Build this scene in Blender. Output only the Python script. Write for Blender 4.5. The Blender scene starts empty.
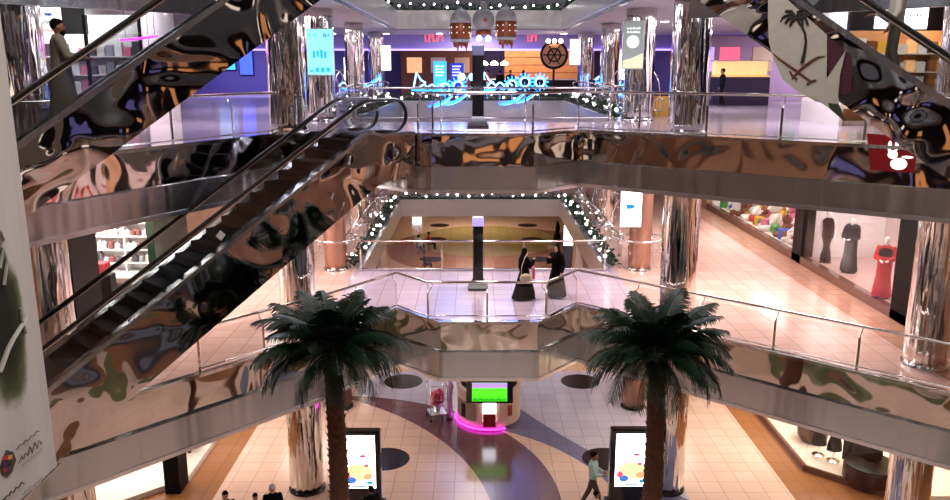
import bpy, bmesh, math, random
from mathutils import Vector, Matrix
R = random.Random(7)
C = bpy.context.scene.collection
PI = math.pi
Z0, Z1, Z2, Z3 = 0.0, 5.3, 10.6, 15.2      # floor levels
EYE = 12.3; PIT = math.radians(12.7); F = 800.0

def at(px, py, z):
    """a point of the photograph, on the level surface z"""
    c, s = math.cos(PIT), math.sin(PIT)
    u = (px-475)/F; w = (250-py)/F; dz = z-EYE
    Y = dz*(c+w*s)/(w*c-s)
    return u*Y/(c+w*s), Y
def atY(px, py, Y):
    c, s = math.cos(PIT), math.sin(PIT)
    u = (px-475)/F; w = (250-py)/F
    d = Y/(c+w*s)
    return u*d, EYE + Y*(w*c-s)/(c+w*s)

# ------------------------------------------------------------------ materials
MATS = {}
def lin(c):
    if isinstance(c, str):
        c = [int(c[i:i+2], 16)/255 for i in (0, 2, 4)]
        c = [x/12.92 if x <= .04045 else ((x+.055)/1.055)**2.4 for x in c]
    return (*c[:3], 1)
def newmat(name):
    m = bpy.data.materials.new(name); m.use_nodes = True
    nt = m.node_tree; b = nt.nodes['Principled BSDF']
    MATS[name] = m
    return m, nt, b
def N(nt, t, **k):
    n = nt.nodes.new(t)
    for a, v in k.items():
        if a.startswith('i_'): n.inputs[a[2:].replace('_', ' ')].default_value = v
        else: setattr(n, a, v)
    return n
def mat(name, col, rough=.5, metal=0, emit=None, es=0, var=.12, scale=8, bump=0, spec=.5, coat=0):
    """plain surface with a little procedural variation"""
    if name in MATS: return MATS[name]
    m, nt, b = newmat(name)
    col = lin(col)
    tc = N(nt, 'ShaderNodeTexCoord')
    no = N(nt, 'ShaderNodeTexNoise', i_Scale=scale, i_Detail=3.0)
    nt.links.new(tc.outputs['Object'], no.inputs['Vector'])
    mx = N(nt, 'ShaderNodeMix', data_type='RGBA')
    mx.inputs[6].default_value = tuple(x*(1-var) for x in col[:3])+(1,)
    mx.inputs[7].default_value = tuple(min(1, x*(1+var)) for x in col[:3])+(1,)
    nt.links.new(no.outputs['Fac'], mx.inputs[0]); nt.links.new(mx.outputs[2], b.inputs['Base Color'])
    b.inputs['Roughness'].default_value = rough; b.inputs['Metallic'].default_value = metal
    b.inputs['Specular IOR Level'].default_value = spec
    b.inputs['Coat Weight'].default_value = coat
    if bump:
        bp = N(nt, 'ShaderNodeBump', i_Strength=bump, i_Distance=.02)
        nt.links.new(no.outputs['Fac'], bp.inputs['Height']); nt.links.new(bp.outputs[0], b.inputs['Normal'])
    if emit is not None:
        b.inputs['Emission Color'].default_value = lin(emit); b.inputs['Emission Strength'].default_value = es
    return m
def mirror_mat(name, col, rough, scale, strength, dist, stretch=(1, 1, 1)):
    m, nt, b = newmat(name)
    b.inputs['Base Color'].default_value = lin(col); b.inputs['Metallic'].default_value = 1
    b.inputs['Roughness'].default_value = rough
    tc = N(nt, 'ShaderNodeTexCoord'); mp = N(nt, 'ShaderNodeMapping'); mp.inputs['Scale'].default_value = stretch
    no = N(nt, 'ShaderNodeTexNoise', i_Scale=scale, i_Detail=1.0, i_Distortion=.4)
    bp = N(nt, 'ShaderNodeBump', i_Strength=strength, i_Distance=dist)
    L = nt.links.new
    L(tc.outputs['Object'], mp.inputs[0]); L(mp.outputs[0], no.inputs['Vector']); L(no.outputs['Fac'], bp.inputs['Height']); L(bp.outputs[0], b.inputs['Normal'])
    return m
mirror_mat('mirror_wavy', (.55, .52, .50), .04, .8, 1, .2)
mirror_mat('mirror_band', (.62, .58, .54), .05, .9, 1, .07)
mirror_mat('mirror_column', (.80, .76, .72), .07, 3.2, 1, .09, (1.8, 1.8, .15))
mirror_mat('steel_brushed', (.50, .53, .55), .25, 1.6, 1, .05, (1.3, 1.3, .08))
mirror_mat('steel_light', (.74, .74, .76), .30, 1.3, 1, .03)
mirror_mat('steel_rail', (.72, .70, .70), .12, 5, .3, .01)
def glass_mat(name, tint, fac=.0, ior=1.45):
    m, nt, b = newmat(name)
    nt.nodes.remove(b); out = nt.nodes['Material Output']
    tr = N(nt, 'ShaderNodeBsdfTransparent'); tr.inputs[0].default_value = (*tint, 1)
    gl = N(nt, 'ShaderNodeBsdfGlossy'); gl.inputs['Roughness'].default_value = .02
    lw = N(nt, 'ShaderNodeLayerWeight', i_Blend=.5); fr = N(nt, 'ShaderNodeMath', operation='POWER'); fr.inputs[1].default_value = 4
    ad = N(nt, 'ShaderNodeMath', operation='MULTIPLY_ADD'); ad.inputs[1].default_value = .2; ad.inputs[2].default_value = fac+.02
    mx = N(nt, 'ShaderNodeMixShader'); L = nt.links.new
    L(lw.outputs['Facing'], fr.inputs[0]); L(fr.outputs[0], ad.inputs[0]); L(ad.outputs[0], mx.inputs[0]); L(tr.outputs[0], mx.inputs[1]); L(gl.outputs[0], mx.inputs[2]); L(mx.outputs[0], out.inputs[0])
    return m
glass_mat('glass', (.93, .94, .95), .02)
glass_mat('glass_smoked', (.80, .82, .83), .03)
def tile_mat(name, c1, c2, mortar, size=.6, rough=.16, masks=None):
    m, nt, b = newmat(name); L = nt.links.new
    tc = N(nt, 'ShaderNodeTexCoord')
    mp = N(nt, 'ShaderNodeMapping'); mp.inputs['Rotation'].default_value = (0, 0, 0)
    br = N(nt, 'ShaderNodeTexBrick', offset=0.0, squash=1.0)
    br.inputs['Scale'].default_value = 1; br.inputs['Brick Width'].default_value = size; br.inputs['Row Height'].default_value = size
    br.inputs['Mortar Size'].default_value = .008; br.inputs['Mortar Smooth'].default_value = .2; br.inputs['Bias'].default_value = 0
    br.inputs['Color1'].default_value = lin(c1); br.inputs['Color2'].default_value = lin(c2); br.inputs['Mortar'].default_value = lin(mortar)
    L(tc.outputs['Object'], mp.inputs[0]); L(mp.outputs[0], br.inputs['Vector'])
    cur = br.outputs['Color']
    if masks:
        sp = N(nt, 'ShaderNodeSeparateXYZ'); L(tc.outputs['Object'], sp.inputs[0])
        # tints keep the joint lines: multiply by colour/c1
        def mathn(op, a, bb):
            n = N(nt, 'ShaderNodeMath', operation=op)
            for i, v in ((0, a), (1, bb)):
                if isinstance(v, (int, float)): n.inputs[i].default_value = v
                else: L(v, n.inputs[i])
            return n.outputs[0]
        def inside(k):
            t = k[0]
            if t == 'disc':
                _, x, y, r = k
                dx = mathn('SUBTRACT', sp.outputs[0], x); dy = mathn('SUBTRACT', sp.outputs[1], y)
                d = mathn('ADD', mathn('MULTIPLY', dx, dx), mathn('MULTIPLY', dy, dy))
                return mathn('LESS_THAN', d, r*r)
            if t == 'x>': return mathn('GREATER_THAN', sp.outputs[0], k[1])
            if t == 'x<': return mathn('LESS_THAN', sp.outputs[0], k[1])
            if t == 'y>': return mathn('GREATER_THAN', sp.outputs[1], k[1])
            if t == 'y<': return mathn('LESS_THAN', sp.outputs[1], k[1])
            if t == 'not': return mathn('SUBTRACT', 1.0, inside(k[1]))
            if t == 'and': return mathn('MULTIPLY', inside(k[1]), inside(k[2]))
        base = lin(c1)
        for k, col in masks:
            col = lin(col)
            f = inside(k)
            mul = N(nt, 'ShaderNodeMix', data_type='RGBA', blend_type='MULTIPLY'); mul.inputs[0].default_value = 1
            mul.clamp_result = False
            L(br.outputs['Color'], mul.inputs[6]); mul.inputs[7].default_value = tuple(col[i]/base[i] for i in range(3))+(1,)
            mx = N(nt, 'ShaderNodeMix', data_type='RGBA'); L(f, mx.inputs[0]); L(cur, mx.inputs[6]); L(mul.outputs[2], mx.inputs[7])
            cur = mx.outputs[2]
    L(cur, b.inputs['Base Color'])
    b.inputs['Roughness'].default_value = rough
    return m
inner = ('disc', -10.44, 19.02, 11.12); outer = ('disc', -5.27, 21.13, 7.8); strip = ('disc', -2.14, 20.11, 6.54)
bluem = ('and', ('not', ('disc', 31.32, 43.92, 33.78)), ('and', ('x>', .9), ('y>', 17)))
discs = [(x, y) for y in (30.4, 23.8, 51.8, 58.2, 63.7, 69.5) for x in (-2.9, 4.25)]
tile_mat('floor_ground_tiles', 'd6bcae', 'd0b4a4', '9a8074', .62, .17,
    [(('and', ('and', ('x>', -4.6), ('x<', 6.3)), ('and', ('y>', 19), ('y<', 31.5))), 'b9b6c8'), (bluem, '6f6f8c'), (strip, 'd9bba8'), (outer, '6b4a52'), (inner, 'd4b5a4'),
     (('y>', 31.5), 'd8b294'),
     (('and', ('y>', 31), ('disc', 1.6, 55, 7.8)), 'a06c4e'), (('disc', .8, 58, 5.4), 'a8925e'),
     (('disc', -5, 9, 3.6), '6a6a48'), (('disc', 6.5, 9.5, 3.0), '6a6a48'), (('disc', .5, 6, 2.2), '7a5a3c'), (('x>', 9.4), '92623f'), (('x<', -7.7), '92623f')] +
    [(('disc', x, y, .78), '17141a') for x, y in discs])
tile_mat('floor_gallery_tiles', 'd3b2a8', 'cba79c', '8f7068', .6, .15,
    [(('and', ('x>', -4.3), ('and', ('x<', 5.0), ('y>', 21))), 'c2b2c6'), (('x>', 10.9), 'b58a76')])
tile_mat('floor_upper_tiles', 'b9aab2', 'b3a3ab', '7c7078', .6, .13)
mat('plaster', 'cfc4c0', .8); mat('ceiling_white', 'b8aeb0', .7)
mat('black_gloss', '0b0a0c', .12, spec=.6); mat('black_soft', '0d0c0e', .6); mat('rubber', '0a090b', .35)
mat('dark_brown', '1a100e', .5, spec=.2); mat('step_grey', '121315', .6, .2, spec=.2); mat('slab_side', '8b8078', .6)
mat('white_cloth', 'b9b4ae', .8, scale=3, var=.06)
mat('frond', '10281a', .45, var=.5, scale=6); mat('trunk', '5c3a2a', .9, var=.4, scale=20, bump=1)
mat('garland_leaf', '12381f', .5, var=.5)
mat('bulb', 'ffffff', .3, emit='fff6ec', es=7)
mat('downlight', 'ffffff', .3, emit='fff0e0', es=16)
mat('neon_blue', '3080ff', .3, emit='1878ff', es=4); mat('neon_white', '9fd0ff', .3, emit='7cc4ff', es=2.6)
mat('neon_pink', 'ff70ff', .3, emit='f028d8', es=3); mat('neon_lilac', 'e0b0ff', .3, emit='e58cff', es=5)
mat('header_dark2', '241a1a', .4); mat('chrome', (.8, .8, .8), .08, 1)

# ------------------------------------------------------------------ mesh builder
class MB:
    def __init__(s): s.v = []; s.f = []
    def add(s, v, f, T=None):
        n = len(s.v)
        s.v += [tuple(T @ Vector(p)) if T else tuple(p) for p in v]
        s.f += [tuple(i+n for i in q) for q in f]; return s
    def box(s, a, b, T=None):
        x0, y0, z0 = a; x1, y1, z1 = b
        v = [(x0, y0, z0), (x1, y0, z0), (x1, y1, z0), (x0, y1, z0), (x0, y0, z1), (x1, y0, z1), (x1, y1, z1), (x0, y1, z1)]
        return s.add(v, [(0, 3, 2, 1), (4, 5, 6, 7), (0, 1, 5, 4), (1, 2, 6, 5), (2, 3, 7, 6), (3, 0, 4, 7)], T)
    def bevbox(s, a, b, w=.02, T=None):
        """box with chamfered vertical edges and top"""
        x0, y0, z0 = a; x1, y1, z1 = b
        def ring(i, z): return [(x0+w+i, y0+i, z), (x1-w-i, y0+i, z), (x1-i, y0+w+i, z), (x1-i, y1-w-i, z), (x1-w-i, y1-i, z), (x0+w+i, y1-i, z), (x0+i, y1-w-i, z), (x0+i, y0+w+i, z)]
        rs = [ring(w*.7, z0), ring(0, z0+w), ring(0, z1-w), ring(w*.7, z1)]
        return s.rings(rs, True, T)
    def rings(s, rs, caps=True, T=None, closed=False):
        n = len(rs[0]); v = [p for r in rs for p in r]; f = []
        m = len(rs)
        for i in range(m-1 if not closed else m):
            for j in range(n):
                a = i*n+j; b = i*n+(j+1) % n; k = (i+1) % m
                f.append((a, b, k*n+(j+1) % n, k*n+j))
        if caps and not closed: f.append(tuple(reversed(range(n)))); f.append(tuple(range((m-1)*n, m*n)))
        return s.add(v, f, T)
    def tube(s, path, r, n=8, closed=False, T=None):
        P = [Vector(p) for p in path]; m = len(P); rs = []
        up = None
        for i, p in enumerate(P):
            a = P[i-1] if (i or closed) else P[i]; b = P[(i+1) % m] if (i < m-1 or closed) else P[i]
            t = (b-a).normalized()
            if up is None: up = Vector((0, 0, 1)) if abs(t.z) < .9 else Vector((1, 0, 0))
            x = t.cross(up)
            if x.length < 1e-4: x = t.cross(Vector((1, .3, 0)))
            x.normalize(); y = x.cross(t); up = y
            rr = r[i] if isinstance(r, (list, tuple)) else r
            rs.append([tuple(p + x*math.cos(2*PI*k/n)*rr + y*math.sin(2*PI*k/n)*rr) for k in range(n)])
        return s.rings(rs, True, T, closed)
    def lathe(s, prof, n=20, c=(0, 0, 0), T=None):
        rs = [[(c[0]+r*math.cos(2*PI*k/n), c[1]+r*math.sin(2*PI*k/n), c[2]+z) for k in range(n)] for r, z in prof]
        return s.rings(rs, True, T)
    def ell(s, c, r, n=12, m=8, T=None):
        if isinstance(r, (int, float)): r = (r, r, r)
        rs = []
        for i in range(m+1):
            a = -PI/2 + PI*(i+.001)/(m+.002); q = max(math.cos(a), .02)
            rs.append([(c[0]+r[0]*q*math.cos(2*PI*k/n), c[1]+r[1]*q*math.sin(2*PI*k/n), c[2]+r[2]*math.sin(a)) for k in range(n)])
        return s.rings(rs, True, T)
    def prism(s, poly, d0, d1, axis='z', T=None):
        def P(u, v, d): return (u, v, d) if axis == 'z' else ((u, d, v) if axis == 'y' else (d, u, v))
        n = len(poly)
        v = [P(a, b, d0) for a, b in poly]+[P(a, b, d1) for a, b in poly]
        f = [tuple(reversed(range(n))), tuple(range(n, 2*n))]+[(i, (i+1) % n, n+(i+1) % n, n+i) for i in range(n)]
        return s.add(v, f, T)
    def caps(s, a, b, ra, rb, n=10):
        """tapered capsule"""
        a = Vector(a); b = Vector(b); t = (b-a); L = t.length
        if L < 1e-6: return s.ell(a, ra)
        t /= L
        pts = []; rr = []
        for k in (-90, -60, -30): pts.append(a+t*ra*math.sin(math.radians(k))); rr.append(max(.001, ra*math.cos(math.radians(k))))
        pts.append(a); rr.append(ra); pts.append(b); rr.append(rb)
        for k in (30, 60, 90): pts.append(b+t*rb*math.sin(math.radians(k))); rr.append(max(.001, rb*math.cos(math.radians(k))))
        return s.tube(pts, rr, n)
    def mesh(s, name, fixn=True):
        me = bpy.data.meshes.new(name); me.from_pydata(s.v, [], s.f); me.update()
        if fixn:
            bm = bmesh.new(); bm.from_mesh(me); bmesh.ops.recalc_face_normals(bm, faces=bm.faces); bm.to_mesh(me); bm.free()
        return me
    def build(s, name, m, parent=None, smooth=False, loc=None, auto=None):
        me = s.mesh(name)
        o = bpy.data.objects.new(name, me); C.objects.link(o)
        me.materials.append(MATS[m] if isinstance(m, str) else m)
        if smooth or auto:
            me.polygons.foreach_set('use_smooth', [True]*len(me.polygons))
            if auto: me.set_sharp_from_angle(angle=math.radians(auto))
        if parent: o.parent = parent
        if loc: o.location = loc
        return o
def tag(o, label, cat, group=None, kind=None):
    o['label'] = label; o['category'] = cat
    if group: o['group'] = group
    if kind: o['kind'] = kind
    return o
def struct(o): o['kind'] = 'structure'; return o
def thing(name, label, cat, loc=(0, 0, 0), rz=0, group=None, kind=None):
    o = bpy.data.objects.new(name, None); C.objects.link(o); o.location = loc; o.rotation_euler = (0, 0, rz); o.empty_display_size = .1
    return tag(o, label, cat, group, kind)
def dup(root, loc, rz=None, label=None, group=None):
    def cp(o, par):
        c = o.copy(); C.objects.link(c)
        if par: c.parent = par
        for ch in [x for x in bpy.data.objects if x.parent == o and x != c]: cp(ch, c)
        return c
    r = cp(root, None); r.location = loc
    if rz is not None: r.rotation_euler = (0, 0, rz)
    if label: r['label'] = label
    if group: r['group'] = group
    return r
def TM(loc=(0, 0, 0), rz=0, rx=0, ry=0):
    return Matrix.Translation(loc) @ Matrix.Rotation(rz, 4, 'Z') @ Matrix.Rotation(rx, 4, 'X') @ Matrix.Rotation(ry, 4, 'Y')
def area(name, loc, size, power, col, rot=(0, 0, 0), sy=None, spread=None):
    l = bpy.data.lights.new(name, 'AREA'); l.shape = 'RECTANGLE'; l.size = size; l.size_y = sy or size
    l.energy = power; l.color = col
    if spread: l.spread = spread
    o = bpy.data.objects.new(name, l); C.objects.link(o); o.location = loc; o.rotation_euler = rot
    return o

# ------------------------------------------------------------------ slabs
E1 = [(-12.6, .8), (-12.6, 11.0), (-8.1, 15.9), (-4.1, 20.4), (-2.35, 23.0), (-.95, 21.7), (1.75, 21.7), (3.1, 23.3), (10.6, 16.5), (14.2, 13.2), (14.2, .8)]
E2 = [(-12.6, .8), (-12.6, 9.0), (-8.55, 14.6), (-7.75, 16.6), (-5.1, 22.05), (-2.75, 22.75), (-1.75, 21.75), (-1.14, 21.5), (1.55, 21.5), (2.95, 22.9), (10.4, 17.2), (14.2, 14.1), (14.2, .8)]
VX0, VX1, VY0, VY1 = -4.15, 4.75, 27.7, 43.2
def slab(name, edge, z, th, wx, fmat, vy1=VY1, yfar=75):
    b = MB()
    b.prism([(-wx, .8)]+edge+[(wx, .8), (wx, VY0), (-wx, VY0)], z-th, z)
    b.prism([(-wx, VY0), (VX0, VY0), (VX0, vy1), (-wx, vy1)], z-th, z)
    b.prism([(VX1, VY0), (wx, VY0), (wx, vy1), (VX1, vy1)], z-th, z)
    b.prism([(-wx, vy1), (wx, vy1), (wx, yfar), (-wx, yfar)], z-th, z)
    b.prism([(-wx, -12), (wx, -12), (wx, .8), (-wx, .8)], z-th, z)
    o = struct(b.build(name, fmat)); return o
slab('floor_gallery', E1, Z1, .6, 20, 'floor_gallery_tiles')
slab('floor_upper', E2, Z2, .6, 34, 'floor_upper_tiles')
g = MB(); g.box((-22, -12, -.3), (22, 76, 0)); struct(g.build('floor_ground', 'floor_ground_tiles'))
# plastered undersides
for nm, ed, z, wx in (('ceiling_ground', E1, Z1-.6, 20), ('ceiling_gallery', E2, Z2-.6, 34)):
    b = MB()
    for poly in ([(-wx, .8)]+ed+[(wx, .8), (wx, VY0), (-wx, VY0)], [(-wx, VY0), (VX0, VY0), (VX0, VY1), (-wx, VY1)], [(VX1, VY0), (wx, VY0), (wx, VY1), (VX1, VY1)],
                 [(-wx, VY1), (wx, VY1), (wx, 75), (-wx, 75)], [(-wx, -12), (wx, -12), (wx, .8), (-wx, .8)]):
        b.prism(poly, z-.12, z)
    struct(b.build(nm, 'ceiling_white'))
E3L = [(-34, 15.5), (-9.9, 15.5), (-6.4, 19.6), (-4.6, 20.6), (-4.15, 24.2), (-4.15, 43.2)]
E3R = [(4.6, 43.2), (4.6, 24.2), (5.4, 20.8), (7.3, 19.6), (11, 15.5), (34, 15.5)]
b = MB()
b.prism(E3L+[(-34, 43.2)], Z3-.9, Z3); b.prism([(34, 43.2)]+E3R, Z3-.9, Z3); b.box((-34, 43.2, Z3-.9), (34, 75, Z3)); b.box((-4.15, 17, Z3-.9), (4.6, 24.2, Z3))
struct(b.build('ceiling_upper', 'ceiling_white'))
b = MB(); b.box((-34, -12, 22.0), (34, 75, 22.3)); struct(b.build('ceiling_roof', mat('roof_dark', '1c181c', .8)))

# the camera side of the atrium: top gallery edge, walls, glow panels added for reflections
nb = MB(); nb.box((14.2, -12, Z3-.9), (34, 15.4, Z3)); nb.box((-34, -12, Z3-.9), (-12.6, 15.4, Z3)); nb.box((-12.6, -12, Z3-.9), (14.2, .6, Z3)); struct(nb.build('ceiling_near', 'ceiling_white'))
def band(b, path, z0, z1, out, depth, closed=False):
    """a strip following a plan path; 'out' shifts it towards the void (right of travel)"""
    P = [Vector((x, y)) for x, y in path]; n = len(P)
    def off(i, d):
        a = P[i-1] if i > 0 else (P[-1] if closed else None); c = P[(i+1) % n] if (i < n-1 or closed) else None
        n1 = n2 = None
        if a is not None: t = (P[i]-a).normalized(); n1 = Vector((t.y, -t.x))
        if c is not None: t = (c-P[i]).normalized(); n2 = Vector((t.y, -t.x))
        if n1 is None: return P[i]+n2*d
        if n2 is None: return P[i]+n1*d
        m = (n1+n2).normalized(); return P[i]+m*d/max(.3, m.dot(n1))
    rs = []
    for i in range(n):
        p = off(i, out); q = off(i, out-depth)
        rs.append([(p.x, p.y, z0), (p.x, p.y, z1), (q.x, q.y, z1), (q.x, q.y, z0)])
    return b.rings(rs, True, None, closed)
for lv, ed, z in (('gallery', E1, Z1), ('upper', E2, Z2)):
    path = ed[1:-1]
    struct(band(MB(), path, z-.86, z-.02, .06, .05).build('trim_1', 'mirror_band'))
    dz_ = .14 if lv == 'upper' else 0
    struct(band(MB(), path, z-1.62+dz_, z-.84, .16, .14).build('trim_2', 'steel_brushed'))
    struct(band(MB(), path, z-1.70+dz_, z-1.60+dz_, .19, .5).build('trim_3', 'steel_light'))
    struct(band(MB(), path, z-.03, z+.05, .1, .2).build('trim_4', 'steel_rail'))
    # camera-side fascia of the same atrium
    near = [(14.2, .8), (-12.6, .8)]
    struct(band(MB(), near, z-.86, z-.02, .06, .05).build('trim_5', 'mirror_band'))
    struct(band(MB(), near, z-1.65, z-.84, .12, .1).build('trim_6', 'steel_brushed'))
    for nx, sx in ((-12.6, 1), (14.2, -1)):
        yy = ed[1][1] if sx > 0 else ed[-2][1]
        pth = [(nx, .8), (nx, yy)] if sx > 0 else [(nx, yy), (nx, .8)]
        struct(band(MB(), pth, z-1.65, z-.02, .06, .05).build('trim_7', 'steel_brushed'))
struct(band(MB(), [(14.2, .6), (-12.6, .6)], Z3-1.6, Z3+.05, .06, .05).build('trim_19', 'steel_brushed'))
struct(band(MB(), [(-12.6, .6), (-12.6, 15.4)], Z3-1.6, Z3+.05, .06, .05).build('trim_19', 'mirror_band'))
struct(band(MB(), [(14.2, 15.4), (14.2, .6)], Z3-1.6, Z3+.05, .06, .05).build('trim_19', 'mirror_band'))
mat('window_glow_warm', '806040', .4, emit='ffa868', es=.4); mat('window_glow_cool', '404058', .4, emit='a8a0ff', es=.15)
mat('window_glow_white', '908880', .4, emit='ffe8d8', es=.7)
wk = 20
for zz in (Z1, Z2, Z3):
    for sx, X in ((-1, -19.5), (1, 19.5)):
        struct(MB().box((X, -11, zz), (X+.2*sx, 14, zz+4)).build('wall_near_side', 'header_dark2'))
        for j in range(4):
            y0 = -10+j*6
            struct(MB().box((X-.04*sx, y0, zz+.5), (X, y0+2.2, zz+2.4)).build('window_%d' % wk, ('window_glow_warm', 'window_glow_white', 'window_glow_cool')[(j+wk) % 3])); wk += 1  # unseen glowing panel, added so the mirror cladding catches highlights
    struct(MB().box((-19.5, -11.2, zz), (19.5, -11, zz+4)).build('wall_near', 'header_dark2'))
    for j in range(6):
        struct(MB().box((-17+j*6, -11, zz+.5), (-14.8+j*6, -10.95, zz+2.4)).build('window_%d' % wk, ('window_glow_white', 'window_glow_warm', 'window_glow_cool')[(j+wk) % 3])); wk += 1  # more added glow panels, out of view, only for the mirrors
# L3 fascia around the big opening, and the inner void bands
struct(band(MB(), E3L[:4], Z3-1.65, Z3-.9, .16, .14).build('trim_18', 'steel_brushed'))
struct(band(MB(), E3R[2:], Z3-1.65, Z3-.9, .16, .14).build('trim_18', 'steel_brushed'))
sf = MB(); sf.prism([(-14, 17.1), (-9.5, 17.1), (-6.4, 19.75), (-4.75, 20.7), (-4.4, 22.9), (-6.6, 23.2), (-11, 21), (-14, 21)], Z3-1.02, Z3-.93); struct(sf.build('ceiling_soffit', 'mirror_wavy'))
struct(band(MB(), E3L, Z3-.95, Z3+.02, .08, .08).build('trim_8', 'steel_brushed'))
struct(band(MB(), E3R, Z3-.95, Z3+.02, .08, .08).build('trim_8', 'steel_brushed'))
for z in (Z1, Z2, Z3):
    x0, x1 = VX0, (4.6 if z == Z3 else VX1)
    y0 = 24.3 if z == Z3 else VY0
    struct(band(MB(), [(x0, y0), (x0, VY1), (x1, VY1), (x1, y0)], z-.82, z+.1, .14, .14).build('trim_9', 'steel_light'))
    if z < Z3:
        struct(band(MB(), [(x1, VY0), (x0, VY0)], z-.7, z+.06, .08, .1).build('trim_10', 'steel_light'))

# ------------------------------------------------------------------ garlands with light balls
def garland(a, b_, z, label, n_b, dens=90):
    a = Vector((*a, z)); b_ = Vector((*b_, z)); L = (b_-a).length; t = (b_-a)/L
    root = thing('light_garland', label, 'garland', a, 0, 'leafy light garlands round the inner opening')
    m = MB(); side = Vector((t.y, -t.x, 0))
    for i in range(int(L*dens)):
        p = t*R.uniform(0, L)+side*R.uniform(-.2, .2)+Vector((0, 0, R.uniform(0, .34)))
        d = Vector((R.uniform(-1, 1), R.uniform(-1, 1), R.uniform(-.3, 1))).normalized()*R.uniform(.12, .22)
        w = d.cross(Vector((R.random(), R.random(), R.random()))).normalized()*.035
        m.add([p, p+d*.5+w, p+d, p+d*.5-w], [(0, 1, 2, 3)])
    m.tube([(0, 0, .05), tuple(t*L+Vector((0, 0, .05)))], .07, 6)
    m.build('foliage', 'garland_leaf', root)
    me = None
    for k in range(n_b):
        p = t*(L*(k+.5)/n_b+R.uniform(-.12, .12))+side*R.uniform(-.24, .24)+Vector((0, 0, R.uniform(.1, .42)))
        if me is None:
            o = MB().ell((0, 0, 0), .062, 8, 6).build('light_ball', 'bulb', root, True); me = o
        else:
            o = me.copy(); C.objects.link(o)
        o.location = p; s_ = R.uniform(.7, 1.2); o.scale = (s_,)*3
for z, lv in ((Z1, 'first gallery'), (Z2, 'upper gallery'), (Z3, 'top gallery')):
    x1 = 4.6 if z == Z3 else VX1
    garland((VX0-.2, VY1-.3), (VX0-.2, VY0+.3 if z < Z3 else 25), z+.1, 'green garland with white light balls along the left edge of the %s opening' % lv, 20)
    garland((x1+.2, VY0+.3 if z < Z3 else 25), (x1+.2, VY1-.3), z+.1, 'green garland with white light balls along the right edge of the %s opening' % lv, 20)
    garland((VX0, VY1+.2), (x1, VY1+.2), z+.1, 'green garland with white light balls across the far edge of the %s opening' % lv, 15)

# ------------------------------------------------------------------ balustrades
def railing(path, z, label, hook=1, spacing=2.0, group=None, glass='glass', post_h=1.02):
    """path in plan, the void on the right hand"""
    P = [Vector((x, y, 0)) for x, y in path]
    root = thing('glass_railing', label, 'railing', (P[0].x, P[0].y, z), 0, group)
    O = P[0]
    rail = MB(); pts = [tuple(p-O+Vector((0, 0, 1.1))) for p in P]
    fine = []
    for i, p in enumerate(pts):
        fine.append(p)
    rail.tube(fine, .038, 10)
    rail.build('handrail', 'steel_rail', root, True)
    low = MB(); low.tube([(p[0], p[1], .1) for p in pts], .022, 6); low.build('lower_rail', 'steel_rail', root, True)
    for i in range(len(P)-1):
        a, c = P[i]-O, P[i+1]-O; L = (c-a).length; t = (c-a)/L; nrm = Vector((t.y, -t.x, 0)); n = max(1, round(L/spacing))
        for k in range(n+1):
            if k == 0 and i > 0: continue
            p = a+t*L*k/n - nrm*.02
            pm = MB()
            T = Matrix.Translation(p) @ Matrix.Rotation(math.atan2(t.y, t.x), 4, 'Z')
            pm.box((-.03, -.012, 0), (.03, .012, .8), T)
            pm.tube([(0, 0, .78), (0, .05*hook, .86), (0, .13*hook, .93), (0, .15*hook, 1.0), (0, .08*hook, 1.06), (0, 0, 1.07)], .014, 6, T=T)
            pm.lathe([(.06, 0), (.06, .02), (.03, .03)], 10, (0, 0, 0), T)
            pm.build('post', 'steel_rail', root)
            if k < n:
                q = a+t*L*(k+1)/n; s0 = a+t*L*k/n+t*.06; q = q-t*.06
                gm = MB(); w = nrm*.006
                v = [s0-w, q-w, q+w, s0+w]
                gm.add([tuple(x+Vector((0, 0, h))) for h in (.12, .98) for x in v], [(0, 3, 2, 1), (4, 5, 6, 7), (0, 1, 5, 4), (1, 2, 6, 5), (2, 3, 7, 6), (3, 0, 4, 7)])
                gm.build('glass_panel', glass, root)
    return root
def inset(path, d):
    return path
railing([(-12.4, 10.6), (-10.9, 12.5)], Z1, 'short steel and glass railing on the first gallery at the foot of the escalator')
railing([(-6.5, 17.85), (-4.15, 20.55), (-2.35, 23.1), (-1.35, 22.0)], Z1, 'steel and glass railing on the left wing of the first gallery')
railing([(-1.35, 22.0), (2.05, 22.0)], Z1, 'steel and glass railing across the middle bay of the first gallery', spacing=1.7)
railing([(2.05, 22.0), (3.1, 23.4), (10.6, 16.65), (13.9, 13.7)], Z1, 'steel and glass railing on the right wing of the first gallery')
railing([(4.6, VY0-.1), (VX0+.1, VY0-.1)], Z1, 'steel and glass railing on the first gallery in front of the inner opening', spacing=2.9)
railing([(-8.6, 14.9), (-7.85, 16.8), (-5.2, 22.15)], Z2, 'steel and glass railing on the left wing of the upper gallery')
railing([(-1.55, 21.9), (-1.14, 21.6), (1.55, 21.6), (2.95, 23.0), (10.4, 17.3), (13.9, 14.4)], Z2, 'steel and glass railing across the middle and right wing of the upper gallery')
railing([(4.6, VY0-.1), (VX0+.1, VY0-.1)], Z2, 'steel and glass railing on the upper gallery in front of the inner opening', spacing=2.9)
for z, lv in ((Z1, 'first'), (Z2, 'upper')):
    railing([(VX0-.55, VY1-.3), (VX0-.55, VY0+.4)], z, 'steel and glass railing behind the left garland of the %s gallery' % lv, spacing=2.6)
    railing([(VX1+.55, VY0+.4), (VX1+.55, VY1-.3)], z, 'steel and glass railing behind the right garland of the %s gallery' % lv, spacing=2.6)

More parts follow.
